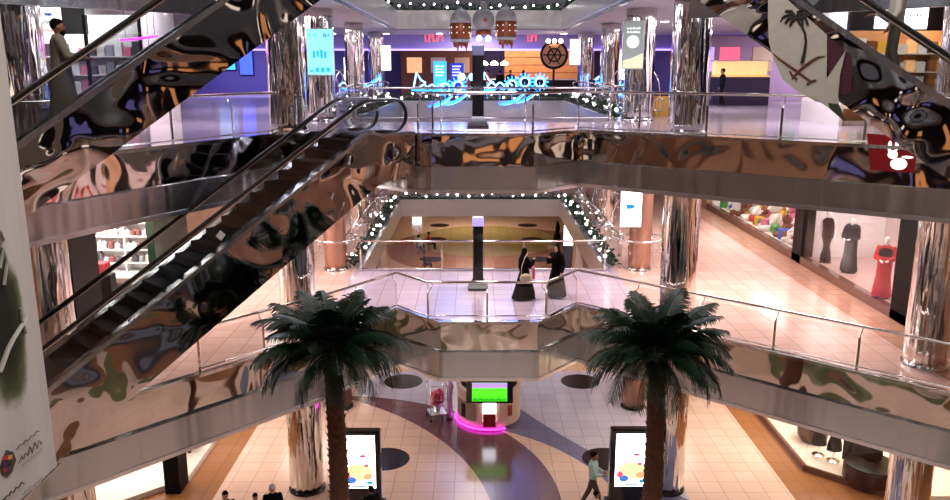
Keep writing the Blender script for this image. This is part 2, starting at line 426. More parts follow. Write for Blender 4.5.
# ------------------------------------------------------------------ columns
def column(x, y, r, z0, z1, label, ring=None, m='mirror_column', plain=False):
    root = thing('column', label, 'column', (x, y, z0), 0, 'mirrored round columns', 'thing')
    h = z1-z0; b = MB()
    n = 28; rs = []
    for k in range(13):
        z = h*k/12
        rs.append([((r+(0 if plain else .012*math.sin(j*3+k)))*math.cos(2*PI*j/n), (r+(0 if plain else .012*math.sin(j*3+k)))*math.sin(2*PI*j/n), z) for j in range(n)])
    b.rings(rs); b.build('shaft', m, root, True)
    b = MB(); b.lathe([(r+.045, 0), (r+.045, .06), (r+.02, .09)], 28); b.build('base_ring', 'black_gloss' if z0 == 0 else 'steel_rail', root, auto=40)
    if ring:
        q = r+.42
        b = MB(); b.tube([(q*math.cos(2*PI*k/28), q*math.sin(2*PI*k/28), ring) for k in range(28)], .035, 8, True)
        for k in range(4):
            a = k*PI/2+.5; b.tube([(r*math.cos(a), r*math.sin(a), ring-.1), (q*math.cos(a), q*math.sin(a), ring)], .015, 6)
        b.build('ring_rail', 'steel_rail', root, True)
    return root
BIG = [(-5.05, 21.95, 'beside the escalator head, left of the middle'), (5.75, 21.95, 'right of the middle bay'), (10.95, 18.4, 'at the far right end'), (-9.9, 17.9, 'at the far left behind the escalator')]
for x, y, w in BIG:
    for z0, z1, lv in ((0, Z1-.76, 'ground floor'), (Z1, Z2-.76, 'first gallery'), (Z2, Z3-.94, 'upper gallery')):
        column(x, y, .5, z0, z1, 'thick mirror clad column on the %s %s' % (lv, w))
mat('column_stone', 'b08472', .12, .55)
for x, s in ((-5.0, 'left'), (5.9, 'right')):
    for z0, z1, lv in ((0, Z1-.76, 'ground floor'), (Z1, Z2-.76, 'first gallery')):
        column(x, 27.95, .4, z0, z1, 'pinkish polished column on the %s, %s front corner of the inner opening' % (lv, s), 1.15 if z0 else None, 'column_stone', True)
    column(-5.3 if x < 0 else 5.6, 27.95, .5, Z2, Z3-.9, 'mirrored column with a hanging screen, %s front corner of the upper gallery opening' % s)
    for y, w in ((36.5, 'middle'), (44.6, 'far corner')):
        xx = -5.35 if x < 0 else 6.0
        for z0, z1, lv in ((0, Z1-.76, 'ground floor'), (Z1, Z2-.76, 'first gallery'), (Z2, Z3-.94, 'upper gallery')):
            column(xx, y, .42, z0, z1, 'slim mirrored column on the %s at the %s %s of the inner opening' % (lv, s, w))
# curly steel wire hoops behind the garlands
def hoops(x, sgn, z, label):
    root = thing('wire_hoop_rack', label, 'decoration', (x, 29.5, z), 0)
    for k in range(6):
        b = MB(); y = k*1.9
        b.tube([(sgn*.9*(1-math.cos(a))*.5, y+.3*math.sin(a*2), .1+1.6*math.sin(a)) for a in [PI*j/12 for j in range(13)]], .025, 6)
        b.tube([(sgn*(.9+.25*math.cos(a)), y, .45+.25*math.sin(a)) for a in [2*PI*j/12 for j in range(12)]], .018, 6, True)
        b.build('hoop', 'steel_rail', root, True)
    return root
hoops(-5.2, -1, Z1, 'curly steel wire hoops beside the left garland of the first gallery')
hoops(5.8, 1, Z1, 'curly steel wire hoops beside the right garland of the first gallery')
hoops(-5.2, -1, Z2, 'curly steel wire hoops beside the left garland of the upper gallery')
hoops(5.8, 1, Z2, 'curly steel wire hoops beside the right garland of the upper gallery')

# ------------------------------------------------------------------ escalators
mat('sticker', 'e8e8e8', .4)
def escalator(x, y, z, ang, rise, label, slope=.577, deep=1.0, K=0):
    root = thing('escalator', label, 'escalator', (x, y, z), ang)
    L = rise/slope; D = deep; xb = (-D+1.35*D+.05)/slope; R_ = rise; W = .5
    # cladding
    b = MB()
    prof = [(-1.6, -.02), (0, -.02), (.2, -.25), (L+.1, R_-.32), (L+.4, R_-.02), (L+1.5, R_-.02), (L+1.5, R_-1.15*D), (L+xb*.55, R_-1.15*D), (xb, -D), (-1.6, -D)]
    b.prism(prof, -.7, .7, 'y')
    for s in (-1, 1): b.prism([(-1.6, -D), (-1.6, .03), (-.3, .03), (.1, .1+K), (L, R_+.03+K), (L+.4, R_+.03), (L+1.5, R_+.03), (L+1.5, R_-1.15*D), (L+xb*.55, R_-1.15*D), (xb, -D)], s*.7-.04, s*.7+.04, 'y')
    b.build('mirror_cladding', 'mirror_wavy', root)
    for s in (-1, 1):
        y0, y1 = (s*.52, s*.76) if s > 0 else (s*.76, s*.52)
        b = MB()
        b.prism([(-1.6, -.02), (-1.6, .1), (-.3, .1), (.0, .12+K), (L, R_+.1+K), (L+.4, R_+.1), (L+1.5, R_+.1), (L+1.5, R_+.02), (L+.42, R_+.02), (L+.02, R_+.02+K), (.1, .06+K), (-.25, .02)], y0, y1, 'y')
        b.build('skirt', 'steel_brushed', root)
        b = MB(); cx0, cx1 = -.9, L+.9
        def arc(cx, cz, r, a0, a1, n=9): return [(cx+r*math.cos(math.radians(a0+(a1-a0)*k/n)), cz+r*math.sin(math.radians(a0+(a1-a0)*k/n))) for k in range(n+1)]
        path = [(-.3, .13)]+arc(cx0, .54, .41, 270, 90)+[(-.25, .95), (.05, 1.0), (L*.5, R_*.5+.97), (L-.3, R_+.97-.17), (L, R_+.93), (L+.3, R_+.95)]+arc(cx1, R_+.54, .41, 90, -90)+[(L+.3, R_+.13)]
        b.tube([(p[0], s*.62, p[1]) for p in path], .045, 8)
        b.build('handrail', 'rubber', root, True)
        b = MB()
        b.tube([(p[0], s*.62, p[1]-.05) for p in path[9:17]], .03, 6); b.build('rail_guide', 'steel_rail', root, True)
        gl = [(-.9, .1)]+arc(cx0, .54, .38, 250, 90, 6)+[(-.2, .91), (L, R_+.88)]+arc(cx1, R_+.54, .38, 90, -70, 6)+[(L+.9, R_+.1), (L, R_+.1), (0, .1)]
        b = MB(); b.prism(gl, s*.62-.006, s*.62+.006, 'y'); b.build('glass_balustrade', 'glass_smoked', root)
        b = MB(); xs = L*.55; zs = R_*.55+.45
        if s < 0:
            b.prism([(xs-.12, zs), (xs, zs-.12), (xs+.12, zs), (xs, zs+.12)], s*.62-.012, s*.62-.008, 'y'); q = b.build('sticker', 'sticker', root); q['label'] = 'white diamond sticker'
    n = int(L/.4); first = None
    for k in range(n):
        if first is None:
            b = MB(); b.prism([(0, 0), (.4, 0), (.4, -.03), (.06, -.2), (0, -.2)], -.5, .5, 'y')
            for j in range(-12, 13): b.box((.0, j*.04-.006, 0), (.4, j*.04+.006, .012))
            o = first = b.build('step', 'step_grey', root)
        else: o = first.copy(); C.objects.link(o)
        o.location = (k*.4+.05, 0, (k+1)*rise/n-.03)
    for x0, x1, zz, nm in ((-1.6, 0, 0, 'lower'), (L+.05, L+1.5, R_, 'upper')):
        b = MB(); b.box((x0, -.52, zz-.02), (x1, .52, zz+.03))
        for j in range(6): b.box((x0+.1+j*.22, -.5, zz+.03), (x0+.2+j*.22, .5, zz+.036))
        b.build('landing_plate', 'steel_brushed', root)
    return root
escalator(-9.78, 14.55, Z1, math.radians(44.2), Z2-Z1, 'long dark escalator rising from the first gallery to the upper gallery', K=.08)
escalator(-7.96, 13.31, Z2, math.radians(28), Z3-Z2, 'escalator at the upper left carrying a bearded man in a robe', .7, .62, .2)
escalator(9.2, 13.3, Z2, math.radians(152), Z3-Z2, 'escalator at the upper right with a flag banner on its side', .7, .62, .2)

# ------------------------------------------------------------------ palms
def palm(x, y, ztop, label, seed):
    rr = random.Random(seed)
    root = thing('palm_tree', label, 'palm tree', (x, y, 0), 0, 'palm trees rising through the atrium')
    b = MB(); n = 14; rs = []; h = ztop
    K = 60
    for k in range(K+1):
        t = k/K; r = (.24-.06*t)*(1+.07*(k % 2)); z = h*t
        cx = .06*math.sin(t*3)
        rs.append([(cx+r*math.cos(2*PI*j/n+k*.2), r*math.sin(2*PI*j/n+k*.2), z) for j in range(n)])
    b.rings(rs)
    for k in range(170):       # cut leaf bases
        t = .3+.7*k/170; a = k*2.4; z = h*t; r = .24-.06*t; cx = .06*math.sin(t*3)
        d = Vector((math.cos(a), math.sin(a), 0)); p = Vector((cx, 0, z))+d*(r-.03); w = Vector((-d.y, d.x, 0))*.06
        q = p+d*.09+Vector((0, 0, .1))
        b.add([p-w, p+w, p+Vector((0, 0, -.09)), q], [(0, 1, 3), (1, 2, 3), (2, 0, 3), (0, 2, 1)])
    b.build('trunk', 'trunk', root)
    b = MB(); b.lathe([(.2, h-.5), (.27, h-.25), (.2, h), (.05, h+.15)], 12, (.01, 0, 0)); b.build('crown_shaft', mat('crown_base', '2c2a16', .9, bump=1), root)
    NF = 46
    for i in range(NF):
        t = i/NF; az = i*2.39996+rr.uniform(-.15, .15)
        el = math.radians(76-92*t+rr.uniform(-6, 6)); Lf = rr.uniform(1.6, 1.95)*(.8+.2*math.sin(t*PI))
        m = MB(); pts = []; p = Vector((0, 0, 0)); S = 16; e = el
        droop = math.radians(rr.uniform(90, 115))*(.5+.55*t)
        for k in range(S+1):
            pts.append(p.copy()); e2 = e-droop*(k/S)**1.4
            p = p+Vector((math.cos(e2), 0, math.sin(e2)))*Lf/S
        m.tube(pts, [.026*(1-.85*k/S) for k in range(S+1)], 5)
        NL = 40
        for k in range(NL):
            s_ = .1+.9*k/NL; q = s_*S; i0 = min(int(q), S-1); fr = q-i0
            c = pts[i0].lerp(pts[i0+1], fr); tg = (pts[i0+1]-pts[i0]).normalized()
            ll = (.44*math.sin(PI*min(1, .15+s_*.85))+.12)
            for sd in (-1, 1):
                up = Vector((0, 1, 0)).cross(tg)*-1
                if up.z < 0: up = -up
                d = (tg*.75+Vector((0, sd, 0))*.8+up*rr.uniform(-.05, .25)+Vector((0, 0, -.32))).normalized()
                tip = c+d*ll+Vector((0, 0, -.09*ll*4*rr.uniform(.3, 1)))
                mid = c+d*ll*.5; w = tg*.016+Vector((0, 0, .006))
                m.add([c-w, c+w, mid+w*1.1, tip, mid-w*1.1], [(0, 1, 2, 4), (4, 2, 3)])
        o = m.build('frond', 'frond', root); o.location = (.01+.1*math.cos(az), .1*math.sin(az), h-.02+.1*(1-t)); o.rotation_euler = (0, 0, az)
    return root
xp, zp = atY(331, 351, 16.6); palm(xp, 16.6, zp, 'tall palm tree left of the middle, in front of the lit advertising totem', 3)
xp2, zp2 = atY(657, 355, 16.6); palm(xp2, 16.6, zp2, 'tall palm tree right of the middle, near the man in a pale shirt', 9)
for k, (x, y, z) in enumerate(((xp-.5, 16.2, zp-.25), (xp2-.3, 16.2, zp2+.1))):
    pass

# ------------------------------------------------------------------ people
def remeshed(mb, name, m, parent, vox, smooth_it=4):
    me = mb.mesh('tmp'); o = bpy.data.objects.new('tmp', me); C.objects.link(o)
    md = o.modifiers.new('r', 'REMESH'); md.mode = 'VOXEL'; md.voxel_size = vox
    sm = o.modifiers.new('s', 'SMOOTH'); sm.iterations = smooth_it; sm.factor = .5
    dg = bpy.context.evaluated_depsgraph_get(); ev = o.evaluated_get(dg)
    me2 = bpy.data.meshes.new_from_object(ev); me2.name = name
    bpy.data.objects.remove(o); bpy.data.meshes.remove(me)
    me2.materials.clear(); me2.materials.append(MATS[m] if isinstance(m, str) else m)
    me2.polygons.foreach_set('use_smooth', [True]*len(me2.polygons))
    q = bpy.data.objects.new(name, me2); C.objects.link(q); q.parent = parent
    return q
mat('skin', '8a5a42', .55); mat('skin_light', 'b98566', .55); mat('hair', '0a0706', .8, spec=.08); mat('abaya', '070608', .8, spec=.08); mat('robe_grey', '6f6a5e', .85)
mat('robe_white', 'b8b5b0', .8); mat('shirt_mint', 'a9c4be', .8); mat('trouser', '4a3b30', .85); mat('jacket_black', '0c0c10', .8, spec=.1); mat('skull_cap', 'd0cdc8', .8)
mat('shirt_red', 'a01c22', .8); mat('shirt_navy', '1b2450', .8); mat('shirt_cream', 'c9b9a4', .8); mat('shoe', '100c0a', .4); mat('mannequin_white', 'd8d2cc', .35)
def figure(name, label, cat, x, y, z, rz, outfit='shirt', pose='walk', H=1.72, top='shirt_mint', low='trouser', skin='skin', hair='hair', head='hair', beard=False, arm='down', group=None, vox=.013, handz=None):
    s = H/1.75
    root = thing(name, label, cat, (x, y, z), rz, group)     # faces local +Y
    V = lambda a, b, c: Vector((a, b, c))*s
    st = {'walk': .2, 'stand': .03, 'sit': 0}[pose]
    legs = []
    drop = 0
    for sd in (-1, 1):
        f = st*sd
        if pose == 'sit':
            hp, kn, an, to = V(.09*sd, 0, .5), V(.12*sd, .42, .5), V(.12*sd, .45, .09), V(.12*sd, .6, .04)
        else:
            hp, kn, an, to = V(.09*sd, 0, .93), V(.1*sd, f*.75+.03, .5), V(.1*sd, f-(.08 if f < 0 else 0), .09+(.04 if f < -.1 else 0)), V(.11*sd, f+.14-(.05 if f < 0 else 0), .035)
        legs.append((hp, kn, an, to))
    zb = -.43 if pose == 'sit' else 0
    arms = []
    for sd in (-1, 1):
        sh = V(.185*sd, 0, 1.42+zb)
        if arm == 'down' or (arm in ('rail', 'phone', 'hold1') and sd < 0):
            el, wr = V(.24*sd, -.03-.05*sd*st*5, 1.14+zb), V(.25*sd, .08-.1*sd*st*5, .9+zb)
        elif arm == 'rail': el, wr = V(.27*sd, .12, 1.15+zb), V(.30*sd, .38, 1.12+zb)
        elif arm == 'phone' or arm == 'hold1': el, wr = V(.25*sd, .1, 1.16+zb), V(.12*sd, .27, 1.34+zb if arm == 'phone' else 1.16+zb)
        else: el, wr = V(.23*sd, .06, 1.16+zb), V(.1*sd, .3, 1.12+zb)   # both in front
        arms.append((sh, el, wr))
    hc = V(0, .02, 1.63+zb)
    b = MB()
    b.ell(hc, (.078*s, .098*s, .118*s), 14, 12); b.caps(hc+V(0, .03, -.05), hc+V(0, .05, -.075), .055*s, .045*s)     # skull, jaw
    b.caps(hc+V(0, .09, .01), hc+V(0, .112, -.025), .012*s, .017*s, 6)                                             # nose
    for sd in (-1, 1): b.ell(hc+V(.08*sd, -.005, -.01), (.014*s, .022*s, .034*s), 8, 6)                              # ears
    b.ell(hc+V(0, .088, -.062), (.026*s, .012*s, .010*s), 8, 5)                                                     # lips
    b.caps(V(0, 0, 1.42+zb), V(0, .01, 1.54+zb), .058*s, .052*s)
    b.add(*[(lambda q: (q.v, q.f))(MB().rings([[(a*s*math.cos(2*PI*k/14), c*s*math.sin(2*PI*k/14), (zz+zb)*s) for k in range(14)] for a, c, zz in ((.12, .09, .86), (.165, .115, .95), (.14, .1, 1.1), (.165, .115, 1.28), (.18, .11, 1.38), (.1, .08, 1.47))])) ][0])
    for hp, kn, an, to in legs:
        b.caps(hp, kn, .082*s, .056*s); b.caps(kn, an, .056*s, .036*s); b.caps(an-V(0, .03, .03), to, .04*s, .032*s)
    for (sh, el, wr), sd in zip(arms, (-1, 1)):
        b.caps(sh, el, .052*s, .04*s); b.caps(el, wr, .04*s, .026*s)
        d = (wr-el).normalized(); sid = d.cross(Vector((0, 0, 1)));
        if sid.length < .2: sid = Vector((0, 1, 0))
        sid.normalize(); pn = d.cross(sid).normalized()
        pc = wr+d*.05*s; b.caps(wr, wr+d*.08*s, .03*s, .032*s)
        for fi, (of, ln) in enumerate(((-.028, .065), (-.009, .078), (.01, .072), (.027, .055))):
            a0 = wr+d*.08*s+sid*of*s; a1 = a0+d*ln*.55*s+pn*.008*s*sd; a2 = a1+d*ln*.4*s+pn*.02*s*sd
            b.caps(a0, a1, .0105*s, .0095*s, 6); b.caps(a1, a2, .0095*s, .008*s, 6)
        t0 = wr+d*.03*s-sid*.028*s; t1 = t0+d*.04*s-sid*.03*s; b.caps(t0, t1, .013*s, .011*s, 6); b.caps(t1, t1+d*.03*s, .011*s, .009*s, 6)
    remeshed(b, 'body', skin, root, vox)
    e = .022
    if outfit in ('shirt', 'jacket'):
        b = MB()
        b.add(*(lambda q: (q.v, q.f))(MB().rings([[(a*s*math.cos(2*PI*k/14), c*s*math.sin(2*PI*k/14), (zz+zb)*s) for k in range(14)] for a, c, zz in ((.18, .13, .9), (.17, .125, 1.0), (.165, .125, 1.12), (.19, .14, 1.28), (.21, .135, 1.4), (.085, .08, 1.5))])))
        for sh, el, wr in arms:
            b.caps(sh, el, .07*s, .056*s)
            b.caps(el, el.lerp(wr, .9 if outfit == 'jacket' else .75), .055*s, .045*s)
        remeshed(b, 'shirt' if outfit == 'shirt' else 'jacket', top, root, .016)
        b = MB()
        for hp, kn, an, to in legs: b.caps(hp+V(0, 0, 0), kn, .1*s, .075*s); b.caps(kn, an+V(0, 0, .03), .075*s, .062*s)
        b.ell(V(0, 0, .93 if pose != 'sit' else .5), (.175*s, .125*s, .12*s))
        remeshed(b, 'trousers', low, root, .016)
        for hp, kn, an, to in legs:
            b = MB(); b.caps(an-V(0, .035, .045), to, .05*s, .04*s); b.build('shoe', 'shoe', root, True)
    else:
        wide = {'abaya': .34, 'thobe': .26, 'dress': .17}[outfit]
        b = MB()
        if pose == 'sit':
            b.caps(V(0, 0, .5), V(0, .42, .5), .2*s, .19*s); b.caps(V(0, .43, .5), V(0, .47, .15), .19*s, .2*s)
            b.caps(V(0, 0, .55), V(0, 0, .95), .19*s, .17*s)
        else:
            yo = st*.35
            b.rings([[(a*s*(1+.05*math.sin(5*2*PI*k/24+zz*3))*math.cos(2*PI*k/24), (c*s*math.sin(2*PI*k/24)+o*s), zz*s) for k in range(24)] for a, c, zz, o in
                     ((wide, wide*.95+abs(st)*.5, .05, -.03), (wide*.93, wide*.9+abs(st)*.35, .25, 0), (wide*.75, wide*.75+abs(st)*.1, .6, 0), (.19, .16, .95, 0), (.18, .14, 1.15, 0), (.2, .14, 1.33, 0), (.2, .12, 1.42, 0), (.08, .075, 1.51, 0))])
        for sh, el, wr in (arms if outfit != 'dress' else []): b.caps(sh, el, .075*s, .07*s); b.caps(el, el.lerp(wr, .88), .075*s, .08*s if outfit == 'abaya' else .06*s)
        remeshed(b, 'robe', top, root, .018)
        if pose != 'sit':
            for hp, kn, an, to in legs:
                b = MB(); b.caps(an-V(0, .035, .045), to, .05*s, .04*s); b.build('shoe', 'shoe', root, True)
    if head == 'veil':
        b = MB(); b.ell(hc+V(0, -.028, .02), (.1*s, .108*s, .132*s), 14, 10); b.caps(hc+V(0, -.05, -.05), V(0, -.04, 1.4+zb), .095*s, .17*s); b.caps(V(-.1, 0, 1.4+zb), V(.1, 0, 1.4+zb), .1*s, .1*s)
        b.caps(V(0, -.07, 1.35+zb), V(0, -.09, 1.1+zb), .15*s, .13*s)
        remeshed(b, 'head_scarf', top if outfit == 'abaya' else 'abaya', root, .018)
    elif head == 'cap':
        b = MB(); b.ell(hc+V(0, -.01, .045), (.09*s, .106*s, .095*s), 14, 8); b.build('cap', 'skull_cap', root, True)
    elif head == 'hair':
        b = MB(); b.ell(hc+V(0, -.03, .035), (.09*s, .096*s, .105*s), 14, 10); b.ell(hc+V(0, .0, .075), (.078*s, .09*s, .06*s), 12, 6)
        remeshed(b, 'hair', hair, root, .016, 2)
    if beard:
        b = MB(); b.ell(hc+V(0, .055, -.095), (.06*s, .055*s, .065*s), 10, 8); remeshed(b, 'beard', hair, root, .014, 2)
    if head != 'none' and cat == 'person':
        for sd in (-1, 1):
            b = MB(); b.ell(hc+V(.031*sd, .09, .012), (.013*s, .008*s, .009*s), 8, 6); b.build('eye', 'hair', root, True)
    return root

# two women on the first gallery bridge
x, y = at(524, 299, Z1)
w1 = figure('person', 'woman in a flowing black robe with a round cream bag, walking on the bridge', 'person', x, y, Z1, -PI/2+.4, 'abaya', 'walk', 1.62, 'abaya', skin='skin_light', head='veil', arm='phone')
root = thing('shoulder_bag', 'round cream shoulder bag hanging at the hip of the walking woman', 'bag', (x+.02, y-.42, Z1+.78), 0)
b = MB(); b.ell((0, 0, 0), (.19, .07, .15), 16, 10); b.build('pouch', mat('bag_cream', 'b8a88c', .6), root, True)
b = MB(); b.tube([(-.15, 0, .08), (-.12, .1, .35), (-.02, .2, .62), (.05, .32, .68)], .012, 6); b.build('strap', 'bag_cream', root, True)
tag(MB().bevbox((-.05, -.09, -.2), (.05, .09, .2), .03).build('pink_pouch', mat('pink_cloth', 'c45a72', .7), None, loc=(x+.26, y-.3, Z1+.92)), 'pink pouch held at the side of the woman with the cream bag', 'pouch')
x, y = at(556, 297, Z1)
figure('person', 'veiled woman in a long black robe standing just right of the one with the bag', 'person', x, y, Z1, PI/2+.9, 'abaya', 'stand', 1.68, 'abaya', skin='skin_light', head='veil', arm='phone')
# man on the upper left escalator
figure('person', 'bearded man in a long grey robe riding the upper left escalator, hand on the rail', 'person', -6.98, 13.83, 11.36, -1.08, 'thobe', 'stand', 1.76, 'robe_grey', beard=True, arm='rail')
figure('person', 'man in a white shirt riding the upper right escalator', 'person', 7.27, 14.33, 12.12, 1.08, 'shirt', 'stand', 1.76, 'robe_white', 'robe_grey', arm='rail')
# ground floor
x, y = at(592, 508, Z0)
figure('person', 'man in a pale mint shirt and brown trousers walking beside the right totem', 'person', x, y, Z0, -PI/2-.3, 'shirt', 'walk', 1.75, 'shirt_mint', 'trouser', arm='front')
x, y = at(594, 542, Z0)
figure('person', 'dark haired child in a cream top beside the man in the mint shirt', 'person', x+.05, y+.25, Z0, -PI/2, 'shirt', 'stand', 1.35, 'shirt_cream', 'trouser', arm='front')
for px, py, H, lab, top, hd, of in ((225, 497, 1.66, 'dark haired person in black at the bottom edge, leftmost of three', 'jacket_black', 'hair', 'jacket'), (255, 497, 1.45, 'dark haired child between two adults at the bottom edge', 'jacket_black', 'hair', 'shirt'), (272, 490, 1.72, 'person in a pale head covering and black jacket at the bottom edge', 'jacket_black', 'cap', 'jacket')):
    xx, yy = at(px, py-(2 if H < 1.5 else 4), H*.97)
    figure('person', lab, 'person', xx, yy, Z0, PI+.3, of, 'stand', H, top, 'jacket_black', skin='skin_light', head=hd)
xx, yy = at(371, 488, 1.5)
figure('person', 'person in black bending beside the left totem screen', 'person', xx, yy, Z0, .6, 'jacket', 'stand', 1.55, 'jacket_black', 'jacket_black')
# far ground floor, seen through the inner opening
for px, py, rz, lab, top, low, pose, of, hd, H in (
    (557, 243, 1.5, 'veiled person in black on the far ground floor near the white poster', 'abaya', 'abaya', 'stand', 'abaya', 'veil', 1.6),
    (429, 250, -1.2, 'person in a red top sitting on the far ground floor', 'shirt_red', 'jacket_black', 'sit', 'shirt', 'hair', 1.7),
    (419, 253, -.6, 'person in a white top sitting left of the one in red', 'robe_white', 'jacket_black', 'sit', 'shirt', 'hair', 1.7),
    (425, 271, -1.4, 'person in dark blue sitting near the first gallery edge far below', 'shirt_navy', 'shirt_navy', 'sit', 'shirt', 'hair', 1.6)):
    xx, yy = at(px, py, Z0)
    figure('person', lab, 'person', xx, yy, Z0, rz, of, pose, H, top, low, head=hd, vox=.02)
    if pose == 'sit':
        r = thing('stool', 'dark stool under the ' + lab.split(' sitting')[0], 'stool', (xx, yy-.02, Z0))
        MB().lathe([(.18, .36), (.2, .38), (.18, .42)], 14).build('seat', 'black_soft', r, auto=40)
        MB().lathe([(.16, 0), (.16, .03), (.04, .05), (.04, .36)], 12).build('base', 'black_soft', r, auto=40)
mat('dark_wood', '2a1812', .5)
# ------------------------------------------------------------------ totems, posts
def font(txt, size, m, parent, loc, rot=(PI/2, 0, 0), ext=.004, name='lettering', align='CENTER'):
    cu = bpy.data.curves.new(name, 'FONT'); cu.body = txt; cu.size = size; cu.extrude = ext; cu.align_x = align
    o = bpy.data.objects.new(name, cu); C.objects.link(o)
    dg = bpy.context.evaluated_depsgraph_get(); me = bpy.data.meshes.new_from_object(o.evaluated_get(dg))
    bpy.data.objects.remove(o)
    me.materials.clear(); me.materials.append(MATS[m]); q = bpy.data.objects.new(name, me); C.objects.link(q); q.parent = parent; q.location = loc; q.rotation_euler = rot
    return q
mat('screen_white', 'ffffff', .3, emit='f4f6ff', es=3.2); mat('screen_teal', '60d0d0', .3, emit='7fe0e4', es=.8)
mat('screen_green', '40e020', .3, emit='4ce820', es=.9); mat('ad_orange', 'f0b070', .4, emit='f0b888', es=.5); mat('ad_pink', 'e04070', .4, emit='f06a88', es=.5)
mat('ad_blue', '3060c0', .4, emit='4b88e0', es=.5); mat('ad_yellow', 'f0d0a0', .4, emit='f4d4a0', es=.75); mat('ad_teal', '2a9cb0', .4, emit='2aa0b8', es=.6)
def totem(px0, px1, pybase, label):
    """black advertising totem on the ground floor, lit face towards the camera side"""
    cx, cy = at((px0+px1)/2, pybase, 0)
    root = thing('advertising_totem', label, 'totem', (cx, cy, 0), 0, 'advertising totems')
    w = .62
    MB().bevbox((-w, -.14, .04), (w, .14, 2.36), .03).build('case', 'black_gloss', root)
    MB().bevbox((-w-.08, -.3, 0), (w+.08, .3, .06), .02).build('plinth', 'black_soft', root)
    s = MB().box((-.47, -.155, .62), (.47, -.138, 2.24)).build('screen', 'screen_white', root)
    y = -.165
    def blob(c, pts): MB().prism(pts, y, y+.008, 'y').build('advert_shape', c, s)
    def ellp(cx, cz, a, bb, n=16): return [(cx+a*math.cos(2*PI*k/n), cz+bb*math.sin(2*PI*k/n)) for k in range(n)]
    blob('ad_yellow', ellp(.02, 1.12, .4, .26)); blob('ad_orange', ellp(-.12, 1.2, .2, .13)); y = -.172
    blob('ad_pink', ellp(.12, 1.62, .1, .05)); blob('ad_pink', ellp(-.34, 1.0, .09, .1)); blob('ad_blue', ellp(-.22, .87, .14, .1)); blob('ad_orange', ellp(.25, .98, .12, .1))
    y = -.18; blob('ad_pink', ellp(.22, 1.34, .07, .05)); blob('ad_teal', ellp(.3, .8, .1, .05))
    MB().prism(ellp(0, .68, .4, .022, 10), -.17, -.16, 'y').build('advert_shape', 'ad_blue', s)
    return root
totem(342, 380, 505, 'tall black advertising totem with a lit screen behind the left palm trunk')
totem(608, 650, 503, 'tall black advertising totem with a lit screen behind the right palm trunk')
def pylon(x, y, z, label, cap):
    root = thing('slim_pylon', label, 'pylon', (x, y, z), 0, 'slim black pylons on the bridge')
    MB().bevbox((-.17, -.1, .1), (.17, .1, 2.25), .02).build('post', 'black_gloss', root)
    MB().rings([[(-.32, -.25, 0), (.32, -.25, 0), (.32, .25, 0), (-.32, .25, 0)], [(-.32, -.25, .08), (.32, -.25, .08), (.32, .25, .08), (-.32, .25, .08)], [(-.17, -.1, .35), (.17, -.1, .35), (.17, .1, .35), (-.17, .1, .35)]]).build('foot', 'black_gloss', root)
    q = MB().bevbox((-.18, -.11, 2.1), (.18, .11, 2.4), .02).build('top_panel', mat('pylon_' + cap, {'a': '8f8ad0', 'b': '2a2c36'}[cap], .4, emit='7a70e0', es=.7 if cap == 'a' else .05), root)
    return root
x, y = at(478, 289, Z1); pylon(x, y, Z1, 'slim black pylon with a violet top panel on the first gallery bridge', 'a')
x, y = at(478, 129, Z2); pylon(x, y+.3, Z2, 'slim black pylon on the upper gallery under the hanging lanterns', 'b')

# round kiosk
root = thing('round_kiosk', 'round cream kiosk with a green screen and pink glowing base', 'kiosk', (.5, 27.0, 0), 0)
mat('kiosk_cream', 'cdb39c', .4)
b = MB(); b.lathe([(1.12, .1), (1.14, .15), (1.14, 1.25), (1.18, 1.3), (1.18, 1.36), (1.02, 1.38), (1.0, .9)], 40); b.build('counter', 'kiosk_cream', root, auto=40)
b = MB(); b.tube([(1.2*math.cos(2*PI*k/40), 1.2*math.sin(2*PI*k/40), .07) for k in range(19, 34)], .04, 8); q = b.build('neon_base', 'neon_pink', root, True)
b = MB(); b.box((-.22, -1.19, .3), (.22, -1.12, 1.12)); q = b.build('light_panel', 'screen_white', root)
b = MB(); b.box((-.22, -1.2, .16), (.22, -1.13, .66)); b.build('red_panel', mat('kiosk_red', '8e1a22', .4), root)
b = MB(); b.box((-.8, -1.34, 1.12), (.8, -1.2, 1.95)); q = b.build('screen_case', 'black_gloss', root)
b = MB(); b.box((-.6, -1.355, 1.2), (.6, -1.338, 1.87)); sc = b.build('screen', 'screen_green', q)
b = MB(); b.box((-.6, -1.362, 1.68), (.6, -1.352, 1.87)); b.build('screen_sky', mat('sky_violet', 'c0a0e0', .4, emit='c7a0f0', es=.5), q)
b = MB()
for k in range(28): xx = -.56+k*.041; b.add([(xx-.02, -1.364, 1.22), (xx+.02, -1.364, 1.22), (xx, -1.364, 1.34+.14*R.random())], [(0, 1, 2)])
b.build('screen_grass', mat('grass_dark', '0c5a10', .5, emit='0c7a14', es=.6), q)
for sx in (-.55, .55): MB().tube([(sx, -1.22, 1.3), (sx, -1.08, 1.3)], .03, 8).build('stand', 'black_gloss', root)
b = MB(); b.lathe([(.9, 1.3), (.9, 1.45), (.45, 2.0), (.4, 2.35), (.1, 2.4)], 24, (0, .35, 0)); b.build('central_cabinet', 'kiosk_cream', root, auto=40)
def picture(th0, th1, z0, z1, m, nm='picture'):
    b = MB(); rs = []
    for k in range(7):
        a = th0+(th1-th0)*k/6; rs.append([(1.15*math.cos(a), 1.15*math.sin(a), z0), (1.15*math.cos(a), 1.15*math.sin(a), z1), (1.16*math.cos(a), 1.16*math.sin(a), z1), (1.16*math.cos(a), 1.16*math.sin(a), z0)])
    b.rings(rs); return b.build(nm, m, root)
picture(math.radians(195), math.radians(245), .3, .95, mat('photo_tan', '8b7668', .5))
picture(math.radians(212), math.radians(224), .35, .85, 'dark_brown', 'pictured_person')
